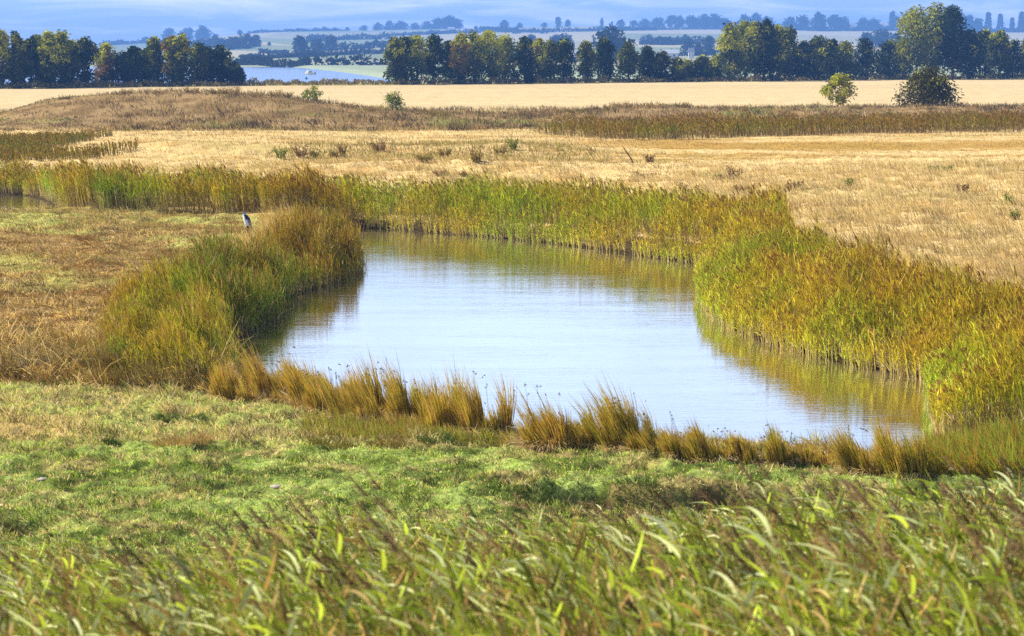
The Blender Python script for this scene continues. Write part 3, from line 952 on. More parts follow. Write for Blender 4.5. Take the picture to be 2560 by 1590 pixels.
def belt_tree(px, top, wpx, kind, label, group, base_frac=.10):
    y = float(treeline(np.array([px]))[0]) + rng.uniform(-5, 5)
    x = (px - CX) / FPX * y
    z = tz(x, y)
    k = FPX / y
    base_py = float(proj(x, y, z)[1])
    h, w = (base_py - top) / k * 1.02, wpx / k * rng.uniform(1.15, 1.4)
    cols, yel, _ = KIND[kind]
    t = thing('tree', (x, y, z), label, 'tree', group)
    big = h > 12
    nc = int(46 + 3.4 * h + (30 if big else 0))
    low = Acc()
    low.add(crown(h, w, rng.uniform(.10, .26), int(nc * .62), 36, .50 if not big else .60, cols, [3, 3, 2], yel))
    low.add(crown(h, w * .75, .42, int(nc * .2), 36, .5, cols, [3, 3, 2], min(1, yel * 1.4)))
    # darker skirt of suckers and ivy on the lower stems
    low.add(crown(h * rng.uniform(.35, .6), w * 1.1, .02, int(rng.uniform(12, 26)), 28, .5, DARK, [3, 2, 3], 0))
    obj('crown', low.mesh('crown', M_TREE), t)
    obj('trunk', trunk(h, .16 + .012 * h, 9, w, base_frac).mesh('trunk', M_BARK, True), t)


LEFT_BELT = [(-70, 95, 60, 'd'), (14, 76, 46, 'y'), (51, 80, 40, 'o'), (83, 100, 46, 'd'), (106, 88, 42, 'y'), (132, 81, 50, 'y'), (162, 83, 48, 'y'), (185, 102, 38, 'o'), (222, 98, 58, 'd'),
             (272, 111, 44, 'r'), (318, 133, 52, 'd'), (344, 118, 40, 'd'), (374, 124, 36, 'o'), (393, 95, 42, 'o'), (434, 91, 48, 'r'), (463, 86, 46, 'o'), (505, 109, 42, 'o'),
             (530, 121, 40, 'd'), (557, 118, 54, 'd'), (594, 160, 34, 'd')]
MID_BELT = [(991, 98, 46, 'o'), (1012, 96, 42, 'd'), (1043, 91, 58, 'y'), (1084, 90, 46, 'd'), (1125, 104, 42, 'd'), (1154, 85, 46, 'r'), (1187, 79, 46, 'y'), (1226, 82, 58, 'y'),
            (1264, 90, 54, 'y'), (1316, 95, 50, 'd'), (1348, 98, 40, 'r'), (1376, 102, 40, 'o'), (1410, 100, 48, 'd'), (1464, 104, 40, 'o'), (1509, 97, 52, 'd'), (1570, 106, 46, 'o'),
            (1616, 118, 42, 'd'), (1652, 131, 40, 'd'), (1690, 147, 40, 'o')]
RIGHT_BELT = [(1716, 150, 30, 'o'), (1754, 138, 42, 'o'), (1788, 137, 32, 'y'), (1823, 62, 54, 'y'), (1857, 56, 54, 'y'), (1880, 55, 52, 'y'), (1907, 52, 48, 'd'), (1941, 64, 54, 'o'),
              (1967, 71, 48, 'o'), (2004, 104, 48, 'd'), (2040, 93, 58, 'o'), (2072, 100, 46, 'd'), (2108, 108, 50, 'o'), (2155, 98, 58, 'd'), (2216, 105, 58, 'd'), (2250, 100, 44, 'y'),
              (2285, 26, 92, 'y'), (2332, 15, 92, 'o'), (2374, 19, 74, 'd'), (2416, 80, 58, 'd'), (2453, 75, 48, 'o'), (2488, 80, 46, 'o'), (2522, 104, 52, 'd'), (2558, 101, 52, 'o'), (2610, 95, 60, 'd')]
for belt, nm in ((LEFT_BELT, 'left'), (MID_BELT, 'middle'), (RIGHT_BELT, 'right')):
    for i, (px, top, wp, kd) in enumerate(belt):
        belt_tree(px, top + 2, wp, kd, f'{KIND[kd][2]} tree in the {nm} shelter belt behind the field, {ordn(i, len(belt))}', f'trees of the {nm} shelter belt')

# low hedge foot of the belts
def strip_scrub(name, pxs, h, cols, label, n):
    px = rng.uniform(pxs[0], pxs[1], n)
    y = treeline(px) + rng.uniform(-6, 3, n)
    x = (px - CX) / FPX * y
    hh = h * (.3 + 1.1 * fbm(px / 14, px * 0, 95, 2) ** 1.5)
    c = mix_cols(cols, [3, 2, 2], n)
    P = on_ground(x, y)
    a = Acc()
    a.add(strips(P + np.stack([0 * x, 0 * x, rng.uniform(0, 1, n) * hh], 1), rnd_dir(n, .9), rng.uniform(.3, .7, n), .3, .2, c, c, 1, taper=.5))
    tag(obj(name, a.mesh(name, M_TREE)), label, 'scrub', kind='stuff')


strip_scrub('field_margin_undergrowth', (-150, 2700), 1.2, [(.22, .16, .04), (.08, .08, .02), (.30, .22, .07)], 'rough grass and scrub along the far edge of the stubble field', 16000)


def shrub(px, py, top, wpx, label, cols, yel, name='shrub', stem_frac=.1, cat='shrub', nc=60, nl=40, ls=.22, shape=1.0, y=None):
    if y is None:
        x, y, z = GT(px, py)
    else:
        x = (px - CX) / FPX * y
        z = tz(x, y)
    k = FPX / y
    base_py = float(proj(x, y, z)[1])
    h, w = (base_py - top) / k, wpx / k
    t = thing(name, (x, y, z), label, cat)
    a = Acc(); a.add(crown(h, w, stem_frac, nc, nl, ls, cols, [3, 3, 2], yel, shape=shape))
    obj('crown', a.mesh('crown', M_TREE), t)
    obj('trunk', trunk(h, .05 + .02 * h, 12, w, stem_frac, (.10, .07, .045)).mesh('trunk', M_BARK, True), t)


FRESH = [(.19, .24, .02), (.28, .30, .03), (.12, .15, .02)]
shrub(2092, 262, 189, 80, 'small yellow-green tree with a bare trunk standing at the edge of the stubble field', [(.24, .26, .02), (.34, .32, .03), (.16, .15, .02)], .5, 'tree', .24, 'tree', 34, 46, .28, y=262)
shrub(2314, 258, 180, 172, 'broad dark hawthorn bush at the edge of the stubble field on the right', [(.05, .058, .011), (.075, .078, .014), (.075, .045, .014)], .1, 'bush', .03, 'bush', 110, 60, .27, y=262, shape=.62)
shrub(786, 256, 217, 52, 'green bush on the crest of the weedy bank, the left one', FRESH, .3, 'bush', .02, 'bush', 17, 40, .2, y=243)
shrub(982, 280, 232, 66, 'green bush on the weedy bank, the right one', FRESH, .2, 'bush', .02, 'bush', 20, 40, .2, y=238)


# ------------------------------------------------------------------ dock plants and weeds standing out of the grass
WEED_SPOTS = []


def weed(px, py, hpx, wpx, kind, label, name='dock_plant', cat='weed', group='weeds standing in the dry meadow'):
    x, y, z = GT(px, py)
    WEED_SPOTS.append((x, y, wpx / (FPX / y)))
    k = FPX / y
    h, r = hpx / k * .9, wpx / k * .5
    n = int(22 + 34 * r)
    a = rng.uniform(0, 2 * PI, n)
    B = np.stack([np.cos(a) * r * .4, np.sin(a) * r * .4, np.zeros(n)], 1)
    sp = 1.05 * r / max(h, .1)
    d = np.stack([np.cos(a) * sp * rng.uniform(.2, 1, n) - .08, np.sin(a) * sp * rng.uniform(.2, 1, n), np.ones(n)], 1)
    dn = d / np.linalg.norm(d, axis=1, keepdims=True)
    L = h * rng.uniform(.35, 1.1, n)
    stem = {'c': (.34, .23, .10), 'b': (.26, .15, .07), 'g': (.2, .2, .05), 'm': (.26, .18, .07)}[kind]
    hd = {'c': [(.38, .26, .11), (.48, .34, .16), (.24, .15, .06)], 'b': [(.32, .21, .09), (.46, .33, .16), (.20, .12, .05)], 'g': [(.20, .25, .04), (.30, .33, .06), (.14, .17, .03)], 'm': [(.28, .27, .05), (.34, .22, .08), (.2, .14, .05)]}[kind]
    t = thing(name, (x, y, z), label, cat, group)
    s = Acc(); c = np.tile(np.array(stem), (n, 1))
    s.add(strips(B, d, L, .035, .02, c, c, 2, taper=.5))
    obj('stems', s.mesh('stems', M_GRASS), t)
    f = Acc()
    for q in range(9):
        u = rng.uniform(.12 if kind != 'g' else .05, 1, n)
        c = mix_cols(hd, [3, 3, 2], n)
        f.add(strips(B + dn * (L * u)[:, None], rng.normal(0, 1, (n, 3)), rng.uniform(.06, .16, n), .075, .2, c, c, 1, taper=.6))
    obj('seed_heads' if kind == 'b' else 'leaves', f.mesh('leaves', M_GRASS), t)


WEEDS = [(703, 395, 34, 34, 'g', 'leafy green weed, leftmost of the row on the meadow ridge'), (753, 394, 40, 44, 'b', 'wide brown dock plant beside the leafy green weed on the meadow ridge'),
         (836, 396, 26, 26, 'm', 'small olive dock plant in the middle of the meadow ridge row'), (857, 392, 40, 24, 'b', 'slim tall brown dock plant in the middle of the meadow ridge row'),
         (786, 397, 26, 24, 'm', 'short olive weed between two brown docks on the meadow ridge'),
         (948, 378, 34, 50, 'b', 'spreading brown dock plant behind the meadow ridge'), (1062, 402, 26, 60, 'm', 'low olive weed patch right of the meadow ridge centre'),
         (1110, 392, 30, 44, 'm', 'bushy olive weed on the right part of the meadow ridge'), (1192, 410, 52, 36, 'm', 'tallest olive dock plant at the right end of the meadow ridge'),
         (1283, 376, 36, 30, 'g', 'dark green weed in the meadow right of the ridge'), (1250, 384, 24, 44, 'm', 'low olive weed left of the dark green weed'),
         (1625, 407, 24, 28, 'b', 'dark brown tuft of dock next to the leaning dead stalk'), (1102, 440, 20, 44, 'b', 'low brown weed on the meadow below the ridge'),
         (1156, 442, 16, 16, 'b', 'tiny dark brown weed on the meadow below the ridge'), (1612, 446, 22, 70, 'b', 'flat brown weed patch above the far reed bed'),
         (1838, 448, 36, 44, 'b', 'grey-brown bent dock plant in the middle of the right meadow'), (1722, 484, 30, 56, 'm', 'greenish low weed near the top edge of the reed bed'),
         (1862, 478, 24, 80, 'b', 'wide brown weed patch in the right meadow'), (1985, 474, 24, 50, 'b', 'brown dock plant in the right meadow beside a small green weed'),
         (2124, 464, 18, 22, 'g', 'small dark green weed in the right meadow'), (2404, 482, 26, 44, 'b', 'brown dock plant high on the right meadow'),
         (2350, 424, 18, 90, 'g', 'flat green weed patch on the striped right meadow'), (2522, 512, 30, 16, 'g', 'tall green weed near the right edge, upper one'),
         (2536, 550, 28, 22, 'g', 'wide green weed near the right edge, lower one'), (1795, 448, 12, 16, 'g', 'tiny green weed left of the wide brown weed patch')]
for w_ in WEEDS:
    weed(*w_)

# weeds breaking the skyline of the bank
BW = [(160, 238, 15, 24), (318, 228, 16, 26), (395, 226, 20, 30), (478, 228, 22, 28), (545, 232, 20, 34), (575, 240, 28, 40), (640, 240, 26, 30), (690, 247, 24, 24), (720, 248, 22, 20),
      (870, 270, 20, 34), (935, 274, 22, 30), (1060, 290, 24, 44), (1100, 298, 26, 36), (1250, 294, 20, 34), (1330, 292, 24, 24), (1372, 290, 34, 26), (1440, 286, 22, 40), (1525, 270, 22, 22),
      (1552, 268, 24, 36), (1640, 262, 18, 50), (1706, 268, 20, 26), (1810, 272, 14, 22), (1850, 274, 16, 22), (1985, 273, 18, 30), (2140, 270, 16, 34), (2455, 264, 20, 34)]
for i, (px, py, hp, wp) in enumerate(BW):
    yy = 235 + 6 * math.sin(px / 260)
    x_ = (px - CX) / FPX * yy
    py2 = float(proj(x_, yy, tz(x_, yy))[1]) + 1
    weed(px, py2 + rng.uniform(0, 5), hp * .95, wp * 1.7, 'c' if i % 4 else 'm', f'dead brown weed standing on the long weedy bank, {ordn(i, len(BW)) if i < 13 else ordn(i, len(BW))}', 'dead_weed', 'weed', 'dead weeds along the bank crest')


ax = np.concatenate([w_[0] + rng.normal(0, 1.3 * w_[2] + .4, 130) for w_ in WEED_SPOTS])
ay = np.concatenate([w_[1] + rng.normal(0, 2.0, 130) for w_ in WEED_SPOTS])
cw = mix_cols([(.34, .25, .11), (.24, .17, .07), (.30, .29, .08), (.48, .37, .18)], [3, 2, 1.5, 2], len(ax))
grass('dry_undergrowth', ax, ay, rng.uniform(.15, .5, len(ax)), .045, cw * .85, cw * 1.1, 'low dead stems and thatch around the weeds of meadow and bank', .8, -.25, .3)


def stick(px0, py0, px1, py1, r, label, name, cat):
    x, y, z = GT(px0, py0)
    k = FPX / y
    dx, dz = (px1 - px0) / k, (py0 - py1) / k
    t = np.linspace(0, 1, 6)
    path = np.stack([dx * t + .03 * np.sin(t * 5), .05 * np.sin(t * 4), dz * t - .05], 1)
    a = Acc(); a.add(tube(path, r * (1 - .4 * t), 6, (.13, .085, .05)))
    a.add(tube(path[3] + np.stack([.2 * dz * t, 0 * t, .25 * dz * t], 1), r * .5 * (1 - .6 * t), 5, (.13, .085, .05)))
    tag(obj(name, a.mesh(name, M_BARK, True), loc=(x, y, z)), label, cat)


stick(1583, 407, 1560, 368, .06, 'leaning dead stalk at the edge of the striped meadow', 'dead_stalk', 'dead stalk')
stick(499, 644, 497, 610, .025, 'thin upright twig on the peninsula', 'twig', 'twig')
stick(735, 738, 770, 706, .035, 'bleached driftwood branch lying against the brown reed clump', 'branch', 'branch')


# ------------------------------------------------------------------ tufts and stones on the near bank
def tuft(px, py, hpx, wpx, cols, label):
    x, y, z = GT(px, py)
    k = FPX / y
    h, r = hpx / k, wpx / k * .5
    n = int(200 + 900 * r)
    a = rng.uniform(0, 2 * PI, n); rr = r * np.sqrt(rng.uniform(0, 1, n))
    P = on_ground(x + np.cos(a) * rr, y + np.sin(a) * rr) - np.array([x, y, z])
    d = np.stack([np.cos(a) * rng.uniform(.1, .9, n) - .15, np.sin(a) * rng.uniform(.1, .9, n), np.ones(n)], 1)
    c = mix_cols(cols, [3, 2, 2], n)
    ac = Acc(); ac.add(strips(P, d, h * rng.uniform(.6, 1.2, n), .012, .3, c * .8, c * 1.1, 3))
    tag(obj('grass_tuft', ac.mesh('grass_tuft', M_GRASS), loc=(x, y, z)), label, 'grass tuft', 'grass tufts on the near bank')


DG = [(.06, .11, .02), (.09, .15, .03), (.14, .18, .035)]
TN = [(.42, .28, .10), (.34, .20, .07), (.50, .36, .14)]
for q in [(412, 1046, 22, 62, DG, 'dark green grass tuft on the pale left part of the near bank'), (492, 1056, 16, 44, DG, 'smaller green tuft right of the dark tuft on the near bank'),
          (730, 1046, 24, 42, DG, 'dark green grass tuft below the rusty rushes on the near bank'), (460, 1108, 34, 140, TN, 'wide tan grass tuft above the green turf on the left'),
          (276, 1108, 18, 30, DG, 'small dark tuft left of the wide tan tuft'), (1090, 1108, 34, 90, DG, 'dark leafy tuft at the edge of the turf below the rushes'),
          (830, 1110, 30, 110, [(.20, .20, .04), (.28, .20, .06), (.15, .15, .03)], 'olive tussock below the middle rushes'),
          (965, 1116, 36, 90, [(.26, .15, .05), (.20, .18, .04), (.34, .26, .1)], 'brownish tussock between the two green ones under the rushes'),
          (1590, 1222, 26, 110, DG, 'leafy dark green weed on the broken turf edge'), (1350, 1208, 14, 80, DG, 'low green tuft at the left end of the broken turf edge')]:
    tuft(*q)


def stone(px, py, wpx, label):
    x, y, z = GT(px, py)
    w = wpx / (FPX / y)
    th, ph = np.meshgrid(np.linspace(0, PI, 9), np.linspace(0, 2 * PI, 13)[:-1], indexing='ij')
    r = 1 + .9 * (fbm(th * 1.3 + px, ph * 1.3, 3, 2) - .5)
    V = np.stack([np.sin(th) * np.cos(ph) * r * w * .5, np.sin(th) * np.sin(ph) * r * w * .35, np.cos(th) * r * w * .20 + w * .02], -1).reshape(-1, 3)
    F = np.array([[i * 12 + j, i * 12 + (j + 1) % 12, (i + 1) * 12 + (j + 1) % 12, (i + 1) * 12 + j] for i in range(8) for j in range(12)])
    tag(obj('stone', mesh('stone', V, F, None, M_STONE, True), loc=(x, y, z)), label, 'stone', 'stones lying in the turf')


M_STONE = plain_mat('stone', (.42, .37, .30), .9, .5, 9)
for q in [(690, 1222, 34, 'pale stone lying in the middle of the green turf'), (106, 1200, 24, 'stone in the turf near the left edge')]:
    stone(*q)


# ------------------------------------------------------------------ heron
def heron():
    x, y, z = GT(616, 582)
    t = thing('heron', (x, y, z), 'hunched grey heron standing on the peninsula beside pale dry grass', 'bird')
    verts = [(.10, 0, .30), (.05, 0, .42), (.0, 0, .56), (-.05, 0, .66), (-.07, 0, .73), (-.085, 0, .78), (-.12, 0, .79), (.15, 0, .20), (.17, 0, .13)]
    rad = [(.105, .12), (.125, .135), (.115, .125), (.075, .08), (.05, .05), (.048, .046), (.022, .022), (.06, .05), (.02, .03)]
    edges = [(0, 1), (1, 2), (2, 3), (3, 4), (4, 5), (5, 6), (0, 7), (7, 8)]
    # thighs
    for s in (-1, 1):
        b = len(verts)
        verts += [(.06, s * .05, .22), (.06, s * .055, .16)]
        rad += [(.045, .045), (.022, .022)]
        edges += [(0, b), (b, b + 1)]
    me = bpy.data.meshes.new('body')
    me.from_pydata(verts, edges, [])
    o = bpy.data.objects.new('body_tmp', me)
    COL.objects.link(o)
    o.modifiers.new('skin', 'SKIN')
    for i, r in enumerate(rad):
        me.skin_vertices[0].data[i].radius = r
        me.skin_vertices[0].data[i].use_root = (i == 0)
    s = o.modifiers.new('sub', 'SUBSURF'); s.levels = 2; s.render_levels = 2
    dg = bpy.context.evaluated_depsgraph_get()
    m2 = bpy.data.meshes.new_from_object(o.evaluated_get(dg))
    bpy.data.objects.remove(o)
    V = np.zeros(len(m2.vertices) * 3, np.float32); m2.vertices.foreach_get('co', V); V = V.reshape(-1, 3)
    ax = np.interp(V[:, 2], [.13, .3, .56, .78], [.17, .10, .0, -.085])
    front = V[:, 0] - ax
    c = np.where((front < .015)[:, None], np.array((.80, .82, .84)), np.array((.16, .21, .30)))
    c = np.where(((V[:, 2] > .50) & (V[:, 2] < .68) & (front > -.04))[:, None], np.array((.035, .05, .09)), c)
    c = np.where((V[:, 2] < .26)[:, None], np.array((.05, .05, .045)), c)
    c = np.where((V[:, 2] > .70)[:, None], np.array((.30, .36, .46)), c)
    c = np.where(((V[:, 2] > .775) & (front > -.06))[:, None], np.array((.03, .035, .05)), c)
    a = m2.color_attributes.new('col', 'FLOAT_COLOR', 'POINT')
    c4 = np.ones((len(V), 4), np.float32); c4[:, :3] = c
    a.data.foreach_set('color', c4.ravel())
    m2.materials.clear(); m2.materials.append(M_BARK)
    m2.polygons.foreach_set('use_smooth', np.ones(len(m2.polygons), bool))
    obj('body', m2, t)
    t.scale = (1.25, 1.25, 1.12)
    q = np.linspace(0, 1, 4)
    bk = Acc(); bk.add(tube(np.array([-.125, 0, .79]) + np.stack([-.13 * q, 0 * q, -.05 * q], 1), .016 * (1 - .9 * q), 6, (.55, .38, .10)))
    obj('beak', bk.mesh('beak', M_BARK, True), t)
    for s in (-1, 1):
        lg = Acc(); lg.add(tube(np.array([.06, s * .055, .17]) + np.stack([-.02 * np.sin(q * PI), 0 * q, -.17 * q], 1), np.full(4, .010), 6, (.22, .18, .12)))
        for an in (-.5, 0, .5, PI):
            lg.add(tube(np.array([.06, s * .055, .006]) + np.stack([-.07 * q * math.cos(an), .07 * q * math.sin(an), 0 * q], 1), .006 * (1 - .6 * q), 5, (.22, .18, .12)))
        obj('leg', lg.mesh('leg', M_BARK, True), t)


heron()


# ------------------------------------------------------------------ estuary: moored boat, buoy
def boat():
    x, y = G(775, 186, -2.2)
    t = thing('boat', (x, y, -2.2), 'small cream cabin boat moored on the estuary', 'boat')
    st = np.linspace(0, 1, 9)
    V, F = [], []
    for s in st:
        w = .75 * (1 - max(0, s - .45) ** 2 * 3.1)
        for yy, zz in ((-w, .62 + .12 * s), (-w * .8, .05), (0, -.1), (w * .8, .05), (w, .62 + .12 * s)):
            V.append((1.9 - 3.8 * s, yy, zz))
    for i in range(8):
        for j in range(4):
            F.append([i * 5 + j, i * 5 + j + 1, (i + 1) * 5 + j + 1, (i + 1) * 5 + j])
        F.append([i * 5 + 4, i * 5, (i + 1) * 5, (i + 1) * 5 + 4])
    obj('hull', mesh('hull', V, F, None, plain_mat('cream_paint', (.78, .70, .48), .5)), t)
    V = [(a * 1.0 - .1 - .12 * c * (a < 0), b * .6, .68 + c * .75) for c in (0, 1) for a, b in ((-1, -1), (1, -1), (1, 1), (-1, 1))]
    F = [[0, 1, 5, 4], [1, 2, 6, 5], [2, 3, 7, 6], [3, 0, 4, 7], [4, 5, 6, 7]]
    cb = obj('cabin', mesh('cabin', V, F, None, plain_mat('cabin_paint', (.80, .74, .55), .5)), t)
    V = [(a * .75 - .1, s * .605, .95 + c * .3) for s in (-1, 1) for a, c in ((-1, 0), (1, 0), (1, 1), (-1, 1))]
    obj('window', mesh('window', V, [[0, 1, 2, 3], [4, 5, 6, 7]], None, plain_mat('dark_glass', (.03, .04, .05), .1)), cb)
    a = Acc(); q = np.linspace(0, 1, 4)
    a.add(tube(np.array([2.0, 0, .1]) + np.stack([.15 * q, 0 * q, .9 * q], 1), np.array([.16, .2, .2, .14]), 7, (.04, .05, .07)))
    obj('outboard_motor', a.mesh('outboard_motor', M_BARK, True), t)
    x, y = G(766, 198, -2.2)
    a = Acc(); q = np.linspace(0, 1, 9)
    a.add(tube(np.stack([0 * q, 0 * q, -.3 + 1.1 * q], 1), .42 * np.sin(np.clip(q * PI, .08, PI - .08)), 12, (.02, .10, .30)))
    a.add(tube(np.stack([0 * q, 0 * q, .75 + .35 * q], 1), np.full(9, .05), 6, (.02, .10, .30)))
    tag(obj('buoy', a.mesh('buoy', M_BARK, True), loc=(x, y, -2.2)), 'blue mooring buoy floating in front of the cream boat', 'buoy')


boat()

# ------------------------------------------------------------------ far hills: hedges, trees, houses
FARC = [(.020, .030, .013), (.030, .042, .016), (.014, .020, .011)]


def hedge(pts, hpx, label):
    P = [GT(a, b, 560) for a, b in pts]
    c0 = np.array(P[0])
    a = Acc()
    for i in range(len(P) - 1):
        p, q = np.array(P[i]), np.array(P[i + 1])
        L = np.linalg.norm(q - p)
        h = hpx / (FPX / p[1])
        n = int(np.clip(L / (h * .045), 60, 2600))
        t = rng.uniform(0, 1, n)
        x, y = p[0] + (q[0] - p[0]) * t, p[1] + (q[1] - p[1]) * t + rng.uniform(-1, 1, n) * h * .4
        hh = h * (.45 + 1.1 * fbm(x / (h * 2.2), y * 0, 97, 2))
        B = np.stack([x, y, terrain(x, y) + rng.uniform(0, 1, n) * hh], 1) - c0
        c = mix_cols(FARC, [3, 2, 2], n)
        s = h * rng.uniform(.4, .8, n)
        a.add(strips(B, rng.normal(0, 1, (n, 3)), s, s * .8, .1, c, c, 1, taper=.5))
    tag(obj('hedge', a.mesh('hedge', M_TREE), loc=c0), label, 'hedge', 'hedges on the far hills')


def far_tree(px, py, hpx, wpx, label, conifer=False, dens=1.0):
    x, y, z = GT(px, py, 560)
    k = FPX / y
    h, w = hpx / k, wpx / k
    a = Acc()
    if conifer:
        n = 260
        t = rng.uniform(.08, 1, n)
        r = (1 - t) * w * .5 * rng.uniform(.3, 1, n); an = rng.uniform(0, 2 * PI, n)
        P = np.stack([np.cos(an) * r, np.sin(an) * r, t * h], 1)
        c = mix_cols(FARC, [2, 1, 3], n)
        a.add(strips(P, np.stack([np.cos(an), np.sin(an), -.2 + 0 * an], 1), h * .14, h * .09, .2, c, c, 1, taper=.6))
    else:
        a.add(crown(h, w, .06, int(40 * dens), 18, h * .12 + w * .03, FARC, [3, 2, 2]))
    a.add(tube(np.array([[0, 0, -.5], [0, 0, h * .35], [0, 0, h * .8]]), [h * .03, h * .024, h * .008], 5, (.06, .05, .04)))
    name = 'conifer' if conifer else 'tree'
    tag(obj(name, a.mesh(name, M_TREE), loc=(x, y, z)), label, 'tree', 'trees on the far hills')


HEDGES = [([(590, 163), (660, 164), (760, 164), (850, 163), (970, 163)], 17, 'dark hedge along the far shore of the estuary'),
          ([(600, 150), (650, 147), (700, 145), (760, 143), (830, 139), (900, 136), (970, 134)], 11, 'hedge slanting up above the shore field on the far hill'),
          ([(850, 124), (905, 122), (950, 119), (985, 117)], 12, 'thick hedge in the middle of the left hill field'),
          ([(800, 128), (850, 126)], 6, 'short hedge stub at the end of the thick hill hedge'),
          ([(650, 132), (720, 136)], 8, 'short hedge below the lone pale hill tree'),
          ([(770, 106), (830, 101), (900, 99), (980, 98)], 11, 'hedge on the upper left hill field'),
          ([(620, 84), (700, 80), (780, 78), (860, 75)], 6, 'thin hedge along the crest of the left hill'),
          ([(980, 90), (1060, 87), (1130, 84), (1200, 82)], 7, 'hedge below the crest left of the hill centre'),
          ([(1200, 79), (1260, 81), (1340, 82), (1400, 80)], 10, 'hedge below the crest at the hill centre'),
          ([(1400, 80), (1470, 79), (1560, 77), (1640, 76)], 8, 'hedge running right from the hill centre'),
          ([(1640, 75), (1720, 74), (1820, 74)], 6, 'thin crest hedge behind the tall yellow-green trees'),
          ([(1600, 112), (1660, 113), (1720, 110), (1760, 110)], 14, 'hedge between the hill fields right of the big pale tree'),
          ([(1660, 140), (1720, 140), (1790, 138)], 12, 'low hedge in front of the white hill buildings'),
          ([(1980, 76), (2060, 78), (2130, 78), (2230, 77)], 8, 'hedge at the foot of the right hill wood'),
          ([(2400, 80), (2480, 81), (2560, 81), (2640, 82)], 12, 'dark hedge below the conifers on the right'),
          ([(250, 114), (330, 110), (400, 107), (470, 104)], 8, 'hedge on the low left hill above the belt'),
          ([(480, 118), (540, 118), (600, 120)], 14, 'hedge on the hill behind the right end of the left belt'),
          ([(970, 150), (1100, 152), (1300, 155), (1500, 155), (1600, 155)], 10, 'long hedge on the plain behind the middle belt')]
for h_ in HEDGES:
    hedge(*h_)

FT = [(425, 103, 30, 36), (470, 102, 30, 40), (512, 98, 30, 44), (365, 108, 14, 24), (305, 111, 10, 16), (553, 122, 24, 34), (585, 124, 30, 40), (615, 122, 34, 44), (640, 118, 28, 30),
      (673, 114, 9, 10), (752, 134, 42, 40), (795, 130, 32, 36), (830, 126, 34, 40), (540, 95, 10, 18), (600, 86, 10, 14),
      (745, 79, 8, 14), (790, 77, 10, 20), (812, 77, 12, 18), (836, 76, 10, 16), (868, 76, 10, 14), (910, 75, 14, 20), (945, 74, 18, 30), (975, 74, 22, 34), (1005, 73, 22, 34), (1038, 73, 16, 30),
      (1068, 72, 20, 34), (1096, 72, 26, 36), (1125, 72, 30, 44), (1143, 71, 26, 28), (1190, 76, 10, 12), (1262, 70, 18, 22), (1300, 70, 12, 16), (1362, 68, 11, 16), (1396, 67, 24, 14), (1420, 67, 18, 14),
      (1290, 84, 12, 26), (1360, 84, 12, 22), (1552, 67, 18, 20), (1505, 66, 20, 6), (1530, 66, 12, 6), (1585, 67, 14, 26), (1612, 68, 18, 36), (1645, 68, 22, 40), (1680, 68, 28, 30), (1700, 68, 26, 26),
      (1412, 122, 34, 52), (1330, 116, 26, 34), (1390, 118, 28, 30), (1526, 152, 78, 100), (1622, 108, 18, 44), (1650, 112, 18, 34), (1722, 126, 28, 34), (1770, 128, 36, 40), (1745, 130, 22, 26),
      (1730, 73, 30, 40), (1760, 73, 33, 44), (1790, 73, 35, 46), (1815, 73, 26, 30), (1862, 73, 32, 40), (1890, 73, 36, 40), (1920, 73, 30, 36), (1945, 75, 14, 24),
      (1975, 75, 30, 38), (2005, 75, 34, 40), (2050, 78, 42, 44), (2085, 76, 36, 40), (2110, 76, 30, 36), (2160, 77, 28, 40), (2185, 76, 28, 36), (2240, 77, 34, 40), (2260, 76, 26, 34),
      (2165, 116, 30, 44), (2205, 118, 40, 60), (2240, 116, 30, 36), (2420, 80, 40, 30), (2445, 81, 34, 26)]
FC = [(2230, 74, 46, 14), (2395, 78, 46, 10), (2425, 78, 40, 12), (2470, 79, 48, 12), (2500, 79, 44, 14), (2553, 80, 50, 12), (2530, 80, 36, 12)]
def far_label(px, py, kind):
    grp = 'left' if px < 900 else ('middle' if px < 1700 else 'right')
    return grp
groups_ = {}
for (px, py, hp, wp) in sorted(FT):
    g_ = ('left' if px < 660 else 'centre-left' if px < 1160 else 'centre' if px < 1710 else 'right')
    z_ = 'on the skyline' if py < 104 and not (650 < px and py > 80) else 'below the skyline'
    groups_.setdefault((g_, z_), []).append((px, py, hp, wp))
for (g_, z_), L_ in groups_.items():
    for i, (px, py, hp, wp) in enumerate(L_):
        nm = f'hazy blue tree {z_} of the {g_} far hills, {ordn(i, len(L_))}' if len(L_) > 1 else f'hazy blue tree {z_} of the {g_} far hills'
        far_tree(px, py, hp, wp, nm)
for i, (px, py, hp, wp) in enumerate(sorted(FC)):
    far_tree(px, py, hp, wp, f'slender hazy conifer on the far right skyline, {ordn(i, len(FC))}', True)

M_WALL = plain_mat('white_wall', (.80, .78, .72), .8, .06)
M_ROOF = plain_mat('slate_roof', (.35, .36, .40), .8, .15)
M_PANE = plain_mat('window_pane', (.05, .06, .08), .2)


